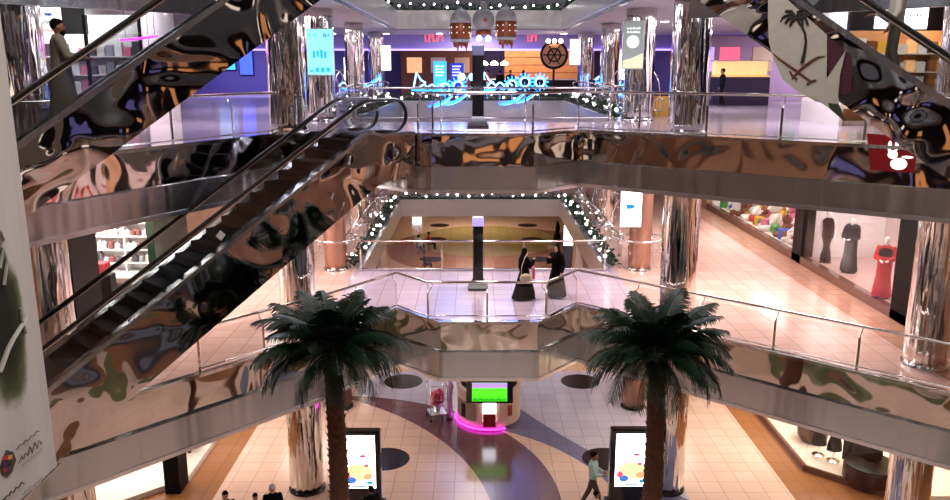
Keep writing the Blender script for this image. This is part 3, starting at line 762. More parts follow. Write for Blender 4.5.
picture(math.radians(305), math.radians(314), .45, .85, 'kiosk_red', 'red_badge')
picture(math.radians(306), math.radians(316), 1.0, 1.12, 'dark_brown', 'badge_lettering')
# flower trolley left of the kiosk
x, y = at(437, 418, 0)
root = thing('flower_trolley', 'clear wire trolley of pink flowers left of the round kiosk', 'trolley', (x, y, 0), .3)
b = MB()
for zz in (.25, .8, 1.35):
    b.tube([(-.3, -.3, zz), (.3, -.3, zz), (.3, .3, zz), (-.3, .3, zz)], .012, 6, True)
for sx in (-.3, .3):
    for sy in (-.3, .3): b.tube([(sx, sy, .08), (sx, sy, 1.35)], .014, 6)
b.build('wire_frame', 'steel_rail', root, True)
for sx in (-.3, .3):
    for sy in (-.3, .3): MB().ell((sx, sy, .05), .05, 10, 6).build('caster', 'black_soft', root, True)
b = MB(); b.box((-.3, -.3, .24), (.3, .3, .27)); b.build('tray', 'steel_light', root)
b = MB()
for k in range(60):
    c = (R.uniform(-.2, .2), R.uniform(-.2, .2), R.uniform(.55, 1.0))
    b.ell(c, (R.uniform(.05, .09),)*3, 6, 4)
b.build('pink_blossoms', mat('blossom', 'd8607c', .7, var=.4), root, True)
b = MB(); b.lathe([(.1, .27), (.16, .5), (.18, .6)], 12); b.build('basket', 'steel_light', root)
root = thing('balloon_wrap', 'bundle of clear lilac wrap between the flower trolley and the kiosk', 'wrapping', (x+.47, y-.1, 0))
b = MB(); b.lathe([(.06, 0), (.11, .3), (.08, .9), (.14, 1.3), (.05, 1.5)], 12); b.build('wrap', mat('lilac_wrap', 'c8a8d8', .2, .3), root, True)
b = MB(); b.lathe([(.1, 0), (.1, .05), (.04, .06)], 12); b.build('base', 'black_soft', root)

# column screens
def screen(px, py, w, h, Y, m, label, arab=False, group=None, tilt=0, deep=.1):
    x, z = atY(px, py, Y)
    root = thing('hanging_screen', label, 'screen', (x, Y, z), tilt, group)
    MB().bevbox((-w/2-.03, -deep/2, -h/2-.03), (w/2+.03, deep/2, h/2+.03), .02).build('frame', 'steel_light', root)
    s = MB().box((-w/2, -deep/2-.012, -h/2), (w/2, -deep/2, h/2)).build('display', m, root)
    return root, s
root, s = screen(320.5, 52, .84, 1.45, 27.25, 'screen_teal', 'tall teal lit screen on the left front column of the upper gallery')
for (a, bb, c, d, m) in ((-.25, -.2, .25, .1, 'ad_teal'), (-.36, .5, -.1, .6, 'ad_teal'), (.12, .45, .34, .62, 'ad_blue'), (-.36, -.66, .36, -.5, 'ad_teal')):
    for k in range(4): MB().box((a+(c-a)*k/4, -.07, bb+R.uniform(0, .05)), (a+(c-a)*(k+.7)/4, -.06, d-R.uniform(0, .08))).build('advert_shape', m, s)
root, s = screen(633, 45, .66, 1.5, 27.2, mat('screen_grey', '8c9490', .4, emit='8c9690', es=.35), 'grey green hanging sign with a white round emblem on the right front column')
def ringp(cx, cz, r, n=20): return [(cx+r*math.cos(2*PI*k/n), cz+r*math.sin(2*PI*k/n)) for k in range(n)]
mat('sign_white', 'e6e8e4', .5, emit='e6f0ea', es=.8)
MB().prism(ringp(-.02, .1, .2), -.072, -.06, 'y').build('emblem', 'sign_white', s)
MB().tube([(.13*math.cos(a)-.02, -.078, .1+.13*math.sin(a)) for a in [k*PI/8 for k in range(14)]], .015, 5).build('emblem_line', 'screen_grey', s)
for k in range(2):
    for j in range(5): MB().box((-.22+j*.09, -.07, .5-k*.12), (-.16+j*.09, -.06, .54-k*.12+.03*R.random())).build('lettering', 'sign_white', s)
MB().prism([(-.33, -.5), (-.05, -.42), (.33, -.25), (.33, -.75), (-.33, -.75)], -.07, -.06, 'y').build('pale_corner', mat('corner_cream', 'c8cca8', .5, emit='c8cca8', es=.5), s)
screen(351, 71, .62, 1.25, 40, 'screen_white', 'white lit poster standing between columns at the left of the upper gallery')
screen(386, 58, .45, 1.15, 40.5, 'screen_white', 'narrow white lit sign on the second left column of the upper gallery')
screen(575, 52, .5, 1.2, 40.5, mat('screen_pinkish', 'f0d8d0', .3, emit='ffe6de', es=1.8), 'narrow pinkish lit sign on the second right column of the upper gallery')
screen(619, 65, .6, 1.5, 44, 'screen_white', 'bright white lit poster left of the grey green sign')
root, s = screen(631, 208, .7, 1.28, 27.3, 'screen_white', 'lit white advert panel on the right front column of the first gallery')
for k in range(9): MB().box((-.25+R.random()*.3, -.075, -.1+R.random()*.25), (-.1+R.random()*.3, -.06, 0+R.random()*.25)).build('advert_shape', ('ad_teal', 'ad_blue')[k % 2], s)
# far ground posters
for px, py, Y, lab, w, h in ((417, 216, 68, 'small bright white lit poster at the far left of the ground floor', .8, .6), (571, 232, 46, 'white lit poster on the far ground floor right of the veiled figures', .8, 1.6)):
    x, z = atY(px, py, Y); zz = max(z, h/2+.1)
    r = thing('lit_poster', lab, 'poster', (x, Y, 0))
    MB().box((-w/2, -.06, zz-h/2), (w/2, .06, zz+h/2)).build('panel', 'screen_white', r); MB().box((-w/2-.05, -.1, 0), (w/2+.05, .1, max(.08, zz-h/2))).build('plinth', 'black_soft', r)

# hanging lanterns above the bridge
mat('lantern_white', 'b9bcc2', .4); mat('copper', '9a5a3a', .35, .5)
def lantern(px, py, Y, sc_, label):
    x, z = atY(px, py, Y)
    root = thing('hanging_lantern', label, 'lantern', (x, Y, z), 0, 'hanging lanterns over the bridge')
    S = sc_
    b = MB(); b.lathe([(.40*S, -.35*S), (.44*S, -.3*S), (.44*S, .25*S), (.41*S, .3*S)], 24); b.build('barrel', 'copper', root, auto=40)
    b = MB(); b.lathe([(.43*S, .26*S), (.43*S, .42*S), (.36*S, .62*S), (.2*S, .78*S), (.07*S, .84*S), (.04*S, .92*S)], 24); b.build('dome', 'lantern_white', root, True)
    b = MB(); b.lathe([(.44*S, -.36*S), (.4*S, -.48*S), (.3*S, -.5*S)], 24); b.build('collar', 'lantern_white', root, True)
    for k in range(9):
        a = 2*PI*k/9; b = MB(); b.lathe([(.012, -.5*S-.35*S*(.6+.4*math.cos(k*2))), (.07*S, -.62*S), (.09*S, -.48*S)], 8, (.24*S*math.cos(a), .24*S*math.sin(a), 0)); b.build('pendant', 'copper', root, True)
    for zz in (-.12, .1):
        for k in range(10):
            a = 2*PI*k/10; MB().ell((.44*S*math.cos(a), .44*S*math.sin(a), zz*S), .025*S, 6, 4).build('stud', 'sign_white', root)
    b = MB(); b.tube([(0, 0, .9*S), (0, 0, 22.0-z)], .01, 5); b.build('cable', 'black_soft', root)
    return root
lantern(460.5, 30, 30, .88, 'copper and white hanging lantern, left one of the large pair')
lantern(506, 28, 30, .88, 'copper and white hanging lantern, right one of the large pair')
x, z = atY(483.5, 20, 30.4)
root = thing('hanging_lantern', 'small white round hanging lantern between the two copper ones', 'lantern', (x, 30.4, z), 0, 'hanging lanterns over the bridge')
b = MB(); b.ell((0, 0, 0), (.4, .4, .42), 20, 12); b.build('globe', 'lantern_white', root, True)
b = MB(); b.lathe([(.3, -.52), (.28, -.36)], 16); b.build('collar', 'copper', root, True)
b = MB(); b.ell((0, 0, .5), (.14, .14, .16), 12, 8); b.build('finial', 'lantern_white', root, True)
b = MB(); b.prism([(.06+(.11 if k % 2 == 0 else .05)*math.cos(PI/2+k*PI/5), -.02+(.11 if k % 2 == 0 else .05)*math.sin(PI/2+k*PI/5)) for k in range(10)], -.42, -.38, 'y'); b.build('star', 'copper', root)
b = MB(); b.tube([(0, 0, .6), (0, 0, 22.0-z)], .01, 5); b.build('cable', 'black_soft', root)
for sx in (-.16, .18): MB().ell((sx, -.1, -.66), .1, 10, 8).build('light_ball', 'bulb', root, True)

# ------------------------------------------------------------------ neon decoration on the far rail
YN = 42.6
NK = [0]
def neon(name, label, cat, px, py, build, group='blue neon ornaments on the far rail'):
    NK[0] += 1; Y_ = YN-.16*(NK[0] % 4)
    x, z = atY(px, py, Y_)
    root = thing(name, label, cat, (x, Y_, z), 0, group); build(root)
    MB().tube([(0, .12, 0), (0, .25, -(z-Z2)+.1)], .015, 5).build('bracket', 'steel_rail', root)
def burst(root, r=.42):
    b = MB(); b.tube([(r*.55*math.cos(a), 0, r*.55*math.sin(a)) for a in [2*PI*k/16 for k in range(16)]], .045, 6, True); b.build('ring_tube', 'neon_white', root, True)
    b = MB()
    for k in range(12):
        a = 2*PI*k/12; b.tube([(r*.7*math.cos(a), 0, r*.7*math.sin(a)), (r*1.1*math.cos(a), 0, r*1.1*math.sin(a))], .03, 5)
    b.tube([(r*.75*math.cos(k*PI/8), 0, r*.7*math.sin(k*PI/8)) for k in range(16)], .02, 5, True); b.build('ray_tubes', 'neon_blue', root, True)
def tri(root):
    b = MB(); b.tube([(-.3, 0, -.35), (-.12, 0, .5), (.1, 0, .1), (.35, 0, -.05)], .05, 6); b.tube([(-.3, 0, -.3), (.35, 0, -.3)], .05, 6); b.build('peak_tube', 'neon_white', root, True)
    b = MB(); b.tube([(-.4, 0, -.42), (.4, 0, -.42)], .04, 6); b.build('base_tube', 'neon_blue', root, True)
def wave(root, w=1.3):
    b = MB(); b.tube([(-w/2+w*k/18, 0, .17*abs(math.sin(k*PI/6))) for k in range(19)], .05, 6); b.build('wave_tube', 'neon_white', root, True)
    b = MB(); b.tube([(-w/2+w*k/18, 0, -.14+.04*math.sin(k)) for k in range(19)], .04, 6); b.build('base_tube', 'neon_blue', root, True)
def swoosh(root):
    b = MB(); b.tube([(-.65+1.3*k/12, 0, -.28+.6*(k/12)**2) for k in range(13)], [.02+.05*math.sin(PI*k/12) for k in range(13)], 6); b.build('crescent_tube', 'neon_blue', root, True)
    b = MB(); b.tube([(-.45+1.1*k/12, 0, -.3+.55*(k/12)**2) for k in range(13)], .03, 6); b.build('inner_tube', 'neon_white', root, True)
def twin(root):
    for s_ in (-.28, .28): MB().ell((s_, 0, 0), .2, 12, 8).build('glow_ball', 'neon_white', root, True)
items = [('neon_peak', tri, 419, 82, 'leftmost peak shape'), ('neon_sunburst', burst, 445, 88, 'sunburst left of the twin balls'), ('neon_sunburst', burst, 458, 86, 'sunburst just left of the pylon'),
    ('neon_wave', wave, 432, 88, 'wave beside the leftmost peak'), ('neon_crescent', swoosh, 440, 101, 'lower left crescent'), ('neon_crescent', swoosh, 455, 99, 'crescent under the pylon side sunburst'),
    ('neon_ball_pair', twin, 467, 77, 'pair of round balls'), ('neon_peak', tri, 487, 82, 'peak shape just right of the pylon'), ('neon_wave', wave, 500, 86, 'wave right of the pylon'),
    ('neon_sunburst', burst, 512, 85, 'sunburst in the middle of the right half'), ('neon_sunburst', burst, 525, 82, 'taller sunburst in the right half'), ('neon_sunburst', burst, 540, 82, 'rightmost sunburst'),
    ('neon_crescent', swoosh, 512, 99, 'crescent under the right wave'), ('neon_crescent', swoosh, 525, 97, 'lowest right crescent'),
    ('neon_wave', wave, 608, 80, 'wave by the right column'), ('neon_sunburst', burst, 620, 90, 'sunburst by the right column'), ('neon_wave', wave, 352, 86, 'wave by the left columns'), ('neon_crescent', swoosh, 368, 82, 'crescent by the left columns')]
for nm, fn, px, py, lab in items: neon(nm, 'blue white neon ornament, %s' % lab, 'neon ornament', px, py, fn)
# wavy pink reflections under the left landing, shaped as glowing tubes
def pink(pts, label):
    P = [Vector(p) for p in pts]; o = P[0].copy()
    b = MB(); Q = []
    for i in range(len(P)-1):
        for k in range(5): Q.append(P[i].lerp(P[i+1], k/5)-o)
    Q.append(P[-1]-o)
    Q = [Q[0]]+[(Q[i-1]+Q[i]*2+Q[i+1])/4 for i in range(1, len(Q)-1)]+[Q[-1]]
    b.tube(Q, .035, 8); q = b.build('neon_tube', 'neon_pink', None, True, o); tag(q, label, 'neon tube', 'pink neon tubes')
    for p in (Q[2], Q[-3]): MB().tube([tuple(p), (p.x, p.y, Z3-1.0-o.z)], .008, 5).build('hanger', 'black_soft', q)
def pk(l, Y): return [(lambda t: (t[0], Y, t[1]))(atY(px, py, Y)) for px, py in l]
pink(pk([(143, 57), (160, 56), (172, 47), (185, 39), (200, 41), (214, 44), (227, 47), (238, 55)], 24.5), 'long wavy pink neon tube below the upper left escalator landing')
pink(pk([(229, 30), (240, 36), (252, 37), (264, 33), (274, 24)], 24.2), 'short sagging pink neon tube beside the left thick column')
pink(pk([(120, 40), (135, 39), (150, 37), (158, 36)], 24.4), 'straight short pink neon tube left of the long wavy one')
# ------------------------------------------------------------------ shops
def lit(px, py, X):
    """where the view line through a pixel meets the upright plane x = X"""
    c, s = math.cos(PIT), math.sin(PIT); u = (px-475)/F; w = (250-py)/F
    d = X/u
    return d*(c+w*s), EYE+d*(w*c-s)
mat('shop_pink', 'd9c2c0', .6); mat('shop_white', 'e2d9d4', .6); mat('kerb_stone', '6c4a3e', .2); mat('platform', 'b9958c', .4); mat('platform_white', 'e8dcd0', .35)
mat('header_dark', '100c0b', .6, spec=.15); mat('wall_peach', 'b58c74', .7); mat('wall_purple', '4b3f78', .6); mat('wood_warm', 'c98a5a', .5, var=.25, scale=3)
mat('green_glass', '1c2f22', .08); mat('shelf_white', 'd8d4d2', .4)
S = struct
# first gallery, right: x = 12
S(MB().box((12.0, 20.9, Z1), (12.25, 41, Z1+.28)).build('trim_11', 'kerb_stone'))
S(MB().box((12.0, 20.9, Z1+3.15), (12.3, 41, Z2-.72)).build('wall_right', 'header_dark'))
S(MB().box((12.0, 28.75, Z1), (12.45, 29.55, Z2-.72)).build('trim_12', 'dark_brown'))
S(MB().box((12.0, 20.6, Z1), (12.5, 22.2, Z2-.72)).build('trim_12', 'header_dark'))
S(MB().box((12.0, .8, Z1), (12.2, 20.6, Z2-.72)).build('wall_right', 'wall_peach'))
S(MB().box((12.0, 41, Z1), (12.3, 62, Z2-.72)).build('wall_right', 'wall_peach'))
S(MB().box((12.25, 22.2, Z1), (15.2, 28.75, Z1+.25)).build('floor_window_display', 'platform'))
S(MB().box((12.25, 29.55, Z1), (15.2, 41, Z1+.25)).build('floor_toy_display', 'platform_white'))
S(MB().box((15.2, 20.6, Z1), (15.4, 41.2, Z2-.72)).build('wall_shop_back', 'shop_pink'))
S(MB().box((12.25, 29.1, Z1), (15.2, 29.2, Z2-.72)).build('wall_shop_divider', 'shop_white'))
S(MB().box((12.25, 21.9, Z1), (15.2, 22.0, Z2-.72)).build('wall_shop_end', 'shop_pink'))
S(MB().box((12.25, 41, Z1), (15.2, 41.1, Z2-.72)).build('wall_shop_end', 'shop_white'))
for k, (a, c) in enumerate(((22.2, 25.4), (25.4, 28.75), (29.55, 35), (35, 41))):
    S(MB().box((12.06, a, Z1+.28), (12.08, c, Z1+3.15)).build('window_%d' % (k+1), 'glass'))
for px, py, m, lab, rz in ((825, 262, mat('dress_brown', '2a160e', .8, spec=.1), 'mannequin in a long slim dark brown dress, left one in the dress shop window', .9),
                       (848, 272, mat('dress_black', '09080b', .8, spec=.1), 'mannequin in a long black dress with a fur collar in the dress shop window', .7),
                       (881, 297, mat('dress_red', 'b3161c', .7), 'mannequin in a bright red long skirt, right one in the dress shop window', 1.0)):
    x, y = at(px, py, Z1+.27)
    r = figure('mannequin', lab, 'mannequin', x, y, Z1+.25, rz+PI/2, 'dress' if 'slim' in lab else 'thobe', 'stand', 1.9, m.name, skin='mannequin_white', head='none', group=None, arm='down' if 'brown' in lab else 'front', vox=.016)
    MB().lathe([(.25, 0), (.25, .02), (.03, .03)], 16).build('stand_plate', 'chrome', r, auto=40)
    if 'black' in lab:
        b = MB(); b.ell((0, -.02, 1.58), (.26, .17, .13), 14, 8); b.build('fur_collar', mat('fur', '241f20', .9, bump=1), r, True)
    if 'red' in lab:
        b = MB(); b.ell((0, 0, 1.4), (.24, .17, .24), 14, 10); b.build('dark_top', 'dress_black', r, True)
# round hoops hung on the back wall of the dress window
for k, (y, z, m) in enumerate(((23.3, 8.0, 'ad_pink'), (23.9, 7.7, 'garland_leaf'), (23.1, 7.3, 'shop_white'))):
    b = MB(); b.tube([(0, .28*math.cos(a), .28*math.sin(a)) for a in [2*PI*j/20 for j in range(20)]], .02, 6, True)
    tag(b.build('wall_hoop', m, None, True, (15.17, y, z)), '%s ring hung on the back wall behind the red mannequin' % ('pink', 'green', 'white')[k], 'ring')
# toys
def teddy(m):
    root = thing('teddy_bear', 'stuffed bear among the toys in the first gallery toy shop window', 'toy', (0, 0, 0), 0, 'stuffed bears in the toy shop window')
    b = MB(); b.ell((0, 0, .25), (.2, .17, .25)); b.ell((0, .03, .6), (.17, .16, .16))
    for s_ in (-1, 1):
        b.ell((.13*s_, .02, .74), (.06, .03, .06)); b.caps((.15*s_, 0, .4), (.3*s_, .12, .25), .07, .06); b.caps((.1*s_, .08, .08), (.16*s_, .35, .07), .09, .08)
    b.build('body', m, root, True); b = MB(); b.ell((0, .18, .56), (.07, .06, .05)); b.build('muzzle', 'shop_white', root, True)
    return root
cols = [mat('toy_brown', '6e3a1c', .8), mat('toy_pink', 'd06a8a', .8), mat('toy_white', 'ddd6cc', .8), mat('toy_yellow', 'd8a030', .7), mat('toy_blue', '2f4fae', .6), mat('toy_red', 'b32020', .6), mat('toy_green', '3a8a3e', .6)]
spots = [(12.9+(j % 2)*1.0, 29.95+j*.63) for j in range(15)]
for i, (x, y) in enumerate(spots):
    r = teddy(cols[(i*3) % 4].name); r.location = (x, y, Z1+.25); r.rotation_euler = (0, 0, PI/2+R.uniform(-.4, .4)); r.scale = (R.uniform(1.1, 1.7),)*3
for i in range(22):
    x, y = 12.62+(i % 2)*1.75, 30.1+i*.48; m = cols[i % 7].name; h = R.uniform(.3, .6)
    z = Z1+.25
    if i % 3:
        b = MB().bevbox((-h*.5, -h*.35, 0), (h*.5, h*.35, h), .02); o = b.build('toy_box', m, None, loc=(x, y, z)); o.rotation_euler = (0, 0, R.random())
        tag(o, 'coloured toy box on the floor of the toy shop window', 'toy box', 'toy boxes in the toy shop window')
        MB().box((-h*.35, -h*.35-.006, h*.2), (h*.35, -h*.35, h*.8)).build('front_picture', cols[(i+3) % 7].name, o)
    else:
        b = MB().ell((0, 0, h*.5), h*.5, 16, 10); o = b.build('toy_ball', m, None, True, (x, y, z)); tag(o, 'round toy ball on the floor of the toy shop window', 'ball', 'toy balls in the toy shop window')
for k in range(3):   # shelves of toys on the back wall
    zz = Z1+1.0+k*.75
    tag(MB().bevbox((14.75, 30, zz), (15.19, 40.5, zz+.04), .01).build('display_shelf', 'shelf_white'), '%s white wall shelf of toys in the toy shop window' % ('lowest', 'middle', 'top')[k], 'shelf')
    for j in range(16):
        m = cols[(j*2+k) % 7].name; y = 30.3+j*.64; h = R.uniform(.25, .5)
        o = MB().bevbox((-.15, -.2, 0), (.15, .2, h), .02).build('toy_box', m, None, loc=(14.98, y, zz+.04)); tag(o, 'boxed toy on the wall shelves of the toy shop', 'toy box', 'boxed toys on the toy shop shelves')
# rocking horse
r = thing('rocking_horse', 'brown toy horse lying low in the toy shop window', 'toy horse', (13.3, 41.0-.9, Z1+.25), .4)
b = MB(); b.caps((0, -.35, .62), (0, .35, .62), .22, .2); b.caps((0, .35, .7), (0, .6, 1.05), .13, .1); b.caps((0, .6, 1.05), (0, .85, .92), .1, .06)
for sx in (-.12, .12):
    b.caps((sx, .3, .55), (sx*1.5, .4, .12), .07, .05); b.caps((sx, -.3, .55), (sx*1.5, -.45, .12), .08, .05)
    b.caps((sx*.5, .55, 1.15), (sx*.5, .53, 1.24), .03, .015)
remeshed(b, 'body', 'toy_brown', r, .03)
for sx in (-.18, .18):
    b = MB(); b.tube([(sx, -.7+1.4*k/8, .02+.12*((k-4)/4)**2+.02) for k in range(9)], .03, 6); b.build('rocker', 'wood_warm', r, True)
MB().ell((0, -.62, .6), (.05, .16, .2), 8, 6).build('tail', 'dark_brown', r, True)

# first gallery, left: x = -10.7
S(MB().box((-11.2, 20.6, Z1), (-10.7, 22.1, Z2-.72)).build('trim_13', 'header_dark'))
S(MB().box((-10.95, 26.1, Z1), (-10.7, 29.2, Z2-.72)).build('window_9', 'green_glass'))
S(MB().box((-11.0, 20.6, Z1+3.2), (-10.7, 29, Z2-.72)).build('wall_left', 'header_dark'))
S(MB().box((-11.0, 29.2, Z1), (-10.7, 60, Z2-.72)).build('wall_left', 'wall_peach'))
S(MB().box((-13.2, .8, Z1), (-13.0, 20.6, Z2-.72)).build('wall_left', 'wall_peach'))
S(MB().box((-16.2, 20.6, Z1), (-16, 28.2, Z2-.72)).build('wall_shop_side', 'shop_white')); S(MB().box((-16, 28, Z1), (-11, 28.2, Z2-.72)).build('wall_shop_back', 'shop_white'))
S(MB().box((-16, 20.6, Z1), (-10.1, 28, Z1+.012)).build('floor_shop', mat('shop_floor_white', 'dcd6d2', .2)))
shelf = thing('shelving_unit', 'white wall shelving full of small products in the left shop on the first gallery', 'shelving', (-13.2, 27.7, Z1+.012))
MB().box((-2.2, .18, 0), (2.4, .24, 3.1)).build('back_panel', 'shelf_white', shelf)
for sx in (-2.2, -.7, .85, 2.36): MB().box((sx, -.22, 0), (sx+.04, .18, 3.1)).build('side_panel', 'shelf_white', shelf)
for k in range(6): MB().bevbox((-2.2, -.25, .3+k*.48), (2.4, .18, .34+k*.48), .01).build('shelf', 'shelf_white', shelf)
pm = [mat('prod_a', 'c8b8b0', .5), mat('prod_b', '6a3a34', .5), mat('prod_c', '8e8a92', .5), mat('prod_d', 'e0dcd8', .5), mat('prod_e', '4a4048', .5)]
for k in range(6):
    for j in range(22):
        m = pm[R.randrange(5)].name; h = R.uniform(.2, .38)
        b = MB().lathe([(.085, 0), (.095, .02), (.095, h*.75), (.04, h*.85), (.04, h)], 10)
        tag(b.build('product_jar', m, None, auto=40, loc=(-15.3+j*.205, 27.6+R.uniform(-.06, .06), Z1+.352+k*.48)), 'small jar on the white shelving of the left shop on the first gallery', 'jar', 'jars on the left shop shelving')
x, y = at(107, 285, Z1)
for k in range(4):
    tag(MB().bevbox((-.28, -.2, 0), (.28, .2, .28), .02).build('red_crate', mat('crate_red', '8e1420', .5), None, loc=(-11.9+k*.06, 23.9+k*.1, Z1+.02+.285*k)), 'red crate in the left shop doorway, %s of the stack' % ('bottom', 'second', 'third', 'top')[k], 'crate')
tag(MB().bevbox((-.35, -.3, 0), (.35, .3, .5), .03).build('wooden_box', mat('box_brown', '4a2c20', .6), None, loc=(-11.3, 24.4, Z1+.02)), 'low dark brown box on the white shop floor beside the red crates', 'box')
tag(MB().bevbox((-.2, -.2, 0), (.2, .2, 1.1), .02).build('shop_stand', 'dark_brown', None, loc=(-10.9, 22.9, Z1+.02)), 'narrow dark brown stand at the left shop entrance', 'stand')

# ground floor shops
S(MB().prism([(10.35, 40), (10.35, 23), (12.3, 21.2), (16, 21.2), (16, 40)], 0, .16).build('floor_display_right', 'platform_white'))
S(MB().box((15.6, 20, 0), (15.8, 40, Z1-.72)).build('wall_shop_back', mat('wall_warm', 'd8a878', .7)))
S(MB().prism([(10.3, 29.5), (10.3, 30), (15.6, 30), (15.6, 29.5)], 0, Z1-.72).build('wall_shop_divider', 'wall_warm'))
for k, (a, c) in enumerate((((10.36, 29.5), (10.36, 23.0)), ((10.36, 23.0), (12.3, 21.2)))):
    b = MB(); band(b, [a, c], .16, 3.6, .0, .02); S(b.build('window_%d' % (k+10), 'glass'))
    b = MB(); band(b, [a, c], 0, .2, .05, .1); S(b.build('trim_14', 'kerb_stone'))
S(MB().box((10.3, 30, 0), (10.5, 74, Z1-.72)).build('wall_right', 'wall_peach'))
S(MB().box((-9.2, 30, 0), (-9.0, 74, Z1-.72)).build('wall_left', 'wall_peach'))
S(MB().box((-22, 74, 0), (22, 74.2, Z1-.72)).build('wall_back', 'wall_peach'))
S(MB().prism([(-8.75, 30), (-8.75, 22.3), (-10.4, 20.8), (-16, 20.8), (-16, 30)], 0, .16).build('floor_display_left', 'platform_white'))
S(MB().box((-15.4, 20, 0), (-15.2, 30, Z1-.72)).build('wall_shop_back', 'shop_white'))
S(MB().box((-9.2, 21.6, .0), (-8.75, 22.3, Z1-.72)).build('trim_15', 'header_dark'))
b = MB(); band(b, [(-8.76, 22.3), (-8.76, 30)], .16, 3.6, 0, .02); S(b.build('window_12', 'glass'))
# dress forms, round plinths
def dress_form(x, y, label, m, grp=None):
    r = thing('dress_form', label, 'dress form', (x, y, .16))
    MB().lathe([(.2, 0), (.2, .03), (.03, .06), (.03, .42)], 16).build('stand', 'chrome', r, auto=40)
    b = MB(); b.lathe([(.03, .36), (.24, .38), (.22, .6), (.15, .85), (.2, 1.05), (.2, 1.17), (.07, 1.25), (.055, 1.33)], 20)
    for v in range(len(b.v)): b.v[v] = (b.v[v][0], b.v[v][1]*.68, b.v[v][2])
    b.build('torso', m, r, True)
    MB().lathe([(.06, 1.32), (.06, 1.35), (.02, 1.38)], 12).build('neck_cap', 'chrome', r, auto=40)
for px, py, lab, m in ((818, 455, 'black dress form in the lit ground floor window, left one of the pair', 'dress_black'), (833, 461, 'black dress form in the lit ground floor window, right one of the pair', 'dress_black')):
    x, y = at(px, py, .16); dress_form(x, y, lab, m)
for px, py, lab in ((848, 466, 'dark trousers hanging in the ground floor window, left pair'), (857, 469, 'dark trousers hanging in the ground floor window, right pair')):
    x, y = at(px, py, .16); r = thing('hanging_trousers', lab, 'trousers', (x, y, .16+.25), .3)
    b = MB(); b.rings([[(-.2, -.07, 1.0), (.2, -.07, 1.0), (.2, .07, 1.0), (-.2, .07, 1.0)], [(-.2, -.09, .75), (.2, -.09, .75), (.2, .09, .75), (-.2, .09, .75)]])
    for s_ in (-1, 1): b.rings([[(.1*s_+a, c, z) for a, c in ((-.1, -.08), (.1, -.08), (.1, .08), (-.1, .08))] for z in (.77, .3, 0)])
    b.build('legs', 'dress_black', r); b = MB(); b.tube([(0, 0, 1.0), (0, 0, 3.6-.1)], .008, 5); b.tube([(-.2, 0, 1.02), (.2, 0, 1.02)], .012, 5); b.build('hanger', 'chrome', r)
x, y = at(868, 484, .16)
r = thing('round_plinth', 'round dark brown plinth in the ground floor window', 'plinth', (x+.2, y+.3, .16)); MB().lathe([(.72, 0), (.78, .03), (.78, .45), (.74, .5)], 36).build('drum', mat('plinth_brown', '3a1c12', .4), r, auto=40); MB().lathe([(.76, .5), (.76, .53), (.7, .54)], 36).build('top', 'dark_brown', r, auto=40)
figure('mannequin', 'mannequin in a black dress standing on the round brown plinth', 'mannequin', x+.35, y+.5, .70, -2.4, 'thobe', 'stand', 1.75, 'dress_black', skin='mannequin_white', head='none', vox=.018)
x, y = at(797, 440, .16)
r = thing('round_plinth', 'low round bronze tub in the far corner of the ground floor window', 'plinth', (x+.5, y, .16)); MB().lathe([(.36, 0), (.48, .2), (.5, .5), (.48, .55)], 32).build('tub', mat('bronze', '4a2c20', .3, .4), r, auto=40); MB().lathe([(.48, .54), (.48, .57), (.42, .58)], 32).build('rim', 'dark_brown', r, auto=40)
x, y = at(826, 447, .16)
tag(MB().bevbox((-.15, -.1, 0), (.15, .1, .35), .03).build('red_handbag', 'crate_red', None, loc=(x+.9, y+1.2, .16)), 'red handbag on the lit display floor behind the dress forms', 'handbag')
# left ground display furniture
r = thing('display_table', 'dark display table in the lit left ground floor window', 'table', (-9.9, 24.2, .16), .1)
MB().bevbox((-.7, -.45, .5), (.7, .45, .58), .02).build('table_top', 'dark_brown', r)
for sx in (-.6, .6):
    for sy in (-.35, .35): MB().box((sx-.04, sy-.04, 0), (sx+.04, sy+.04, .5)).build('leg', 'dark_brown', r)
r = thing('display_cabinet', 'dark low cabinet standing behind the display table at left', 'cabinet', (-11.3, 26, .16))
MB().bevbox((-.9, -.3, 0), (.9, .3, .9), .02).build('body', 'dark_brown', r); MB().box((-.85, -.32, .1), (-.02, -.3, .8)).build('door', 'black_gloss', r); MB().box((.02, -.32, .1), (.85, -.3, .8)).build('door', 'black_gloss', r)

# ------------------------------------------------------------------ upper gallery halls
S(MB().box((-34, 57, Z2), (34, 57.2, Z3-.9)).build('wall_back', 'wall_purple'))
S(MB().box((-34, 14, Z2), (-33.8, 57, Z3-.9)).build('wall_left', 'wall_purple')); S(MB().box((33.8, 14, Z2), (34, 57, Z3-.9)).build('wall_right', 'wall_purple'))
mat('lilac_fascia', '9c8cc0', .4); mat('lilac_glow', 'b090ff', .4, emit='9a84ff', es=1.5)
S(MB().box((-24, 48.6, Z3-1.75), (24, 49.2, Z3-.9)).build('trim_17', 'lilac_fascia'))
def strip(name, x0, x1, y, z, label): tag(MB().bevbox((x0, y-.05, z-.05), (x1, y+.11, z+.05), .01).build(name, 'lilac_glow'), label, 'light strip')
strip('light_strip', -22, -.2, 48.5, Z3-1.75, 'long violet light strip under the far fascia, left half'); strip('light_strip', .2, 22, 48.5, Z3-1.75, 'long violet light strip under the far fascia, right half')
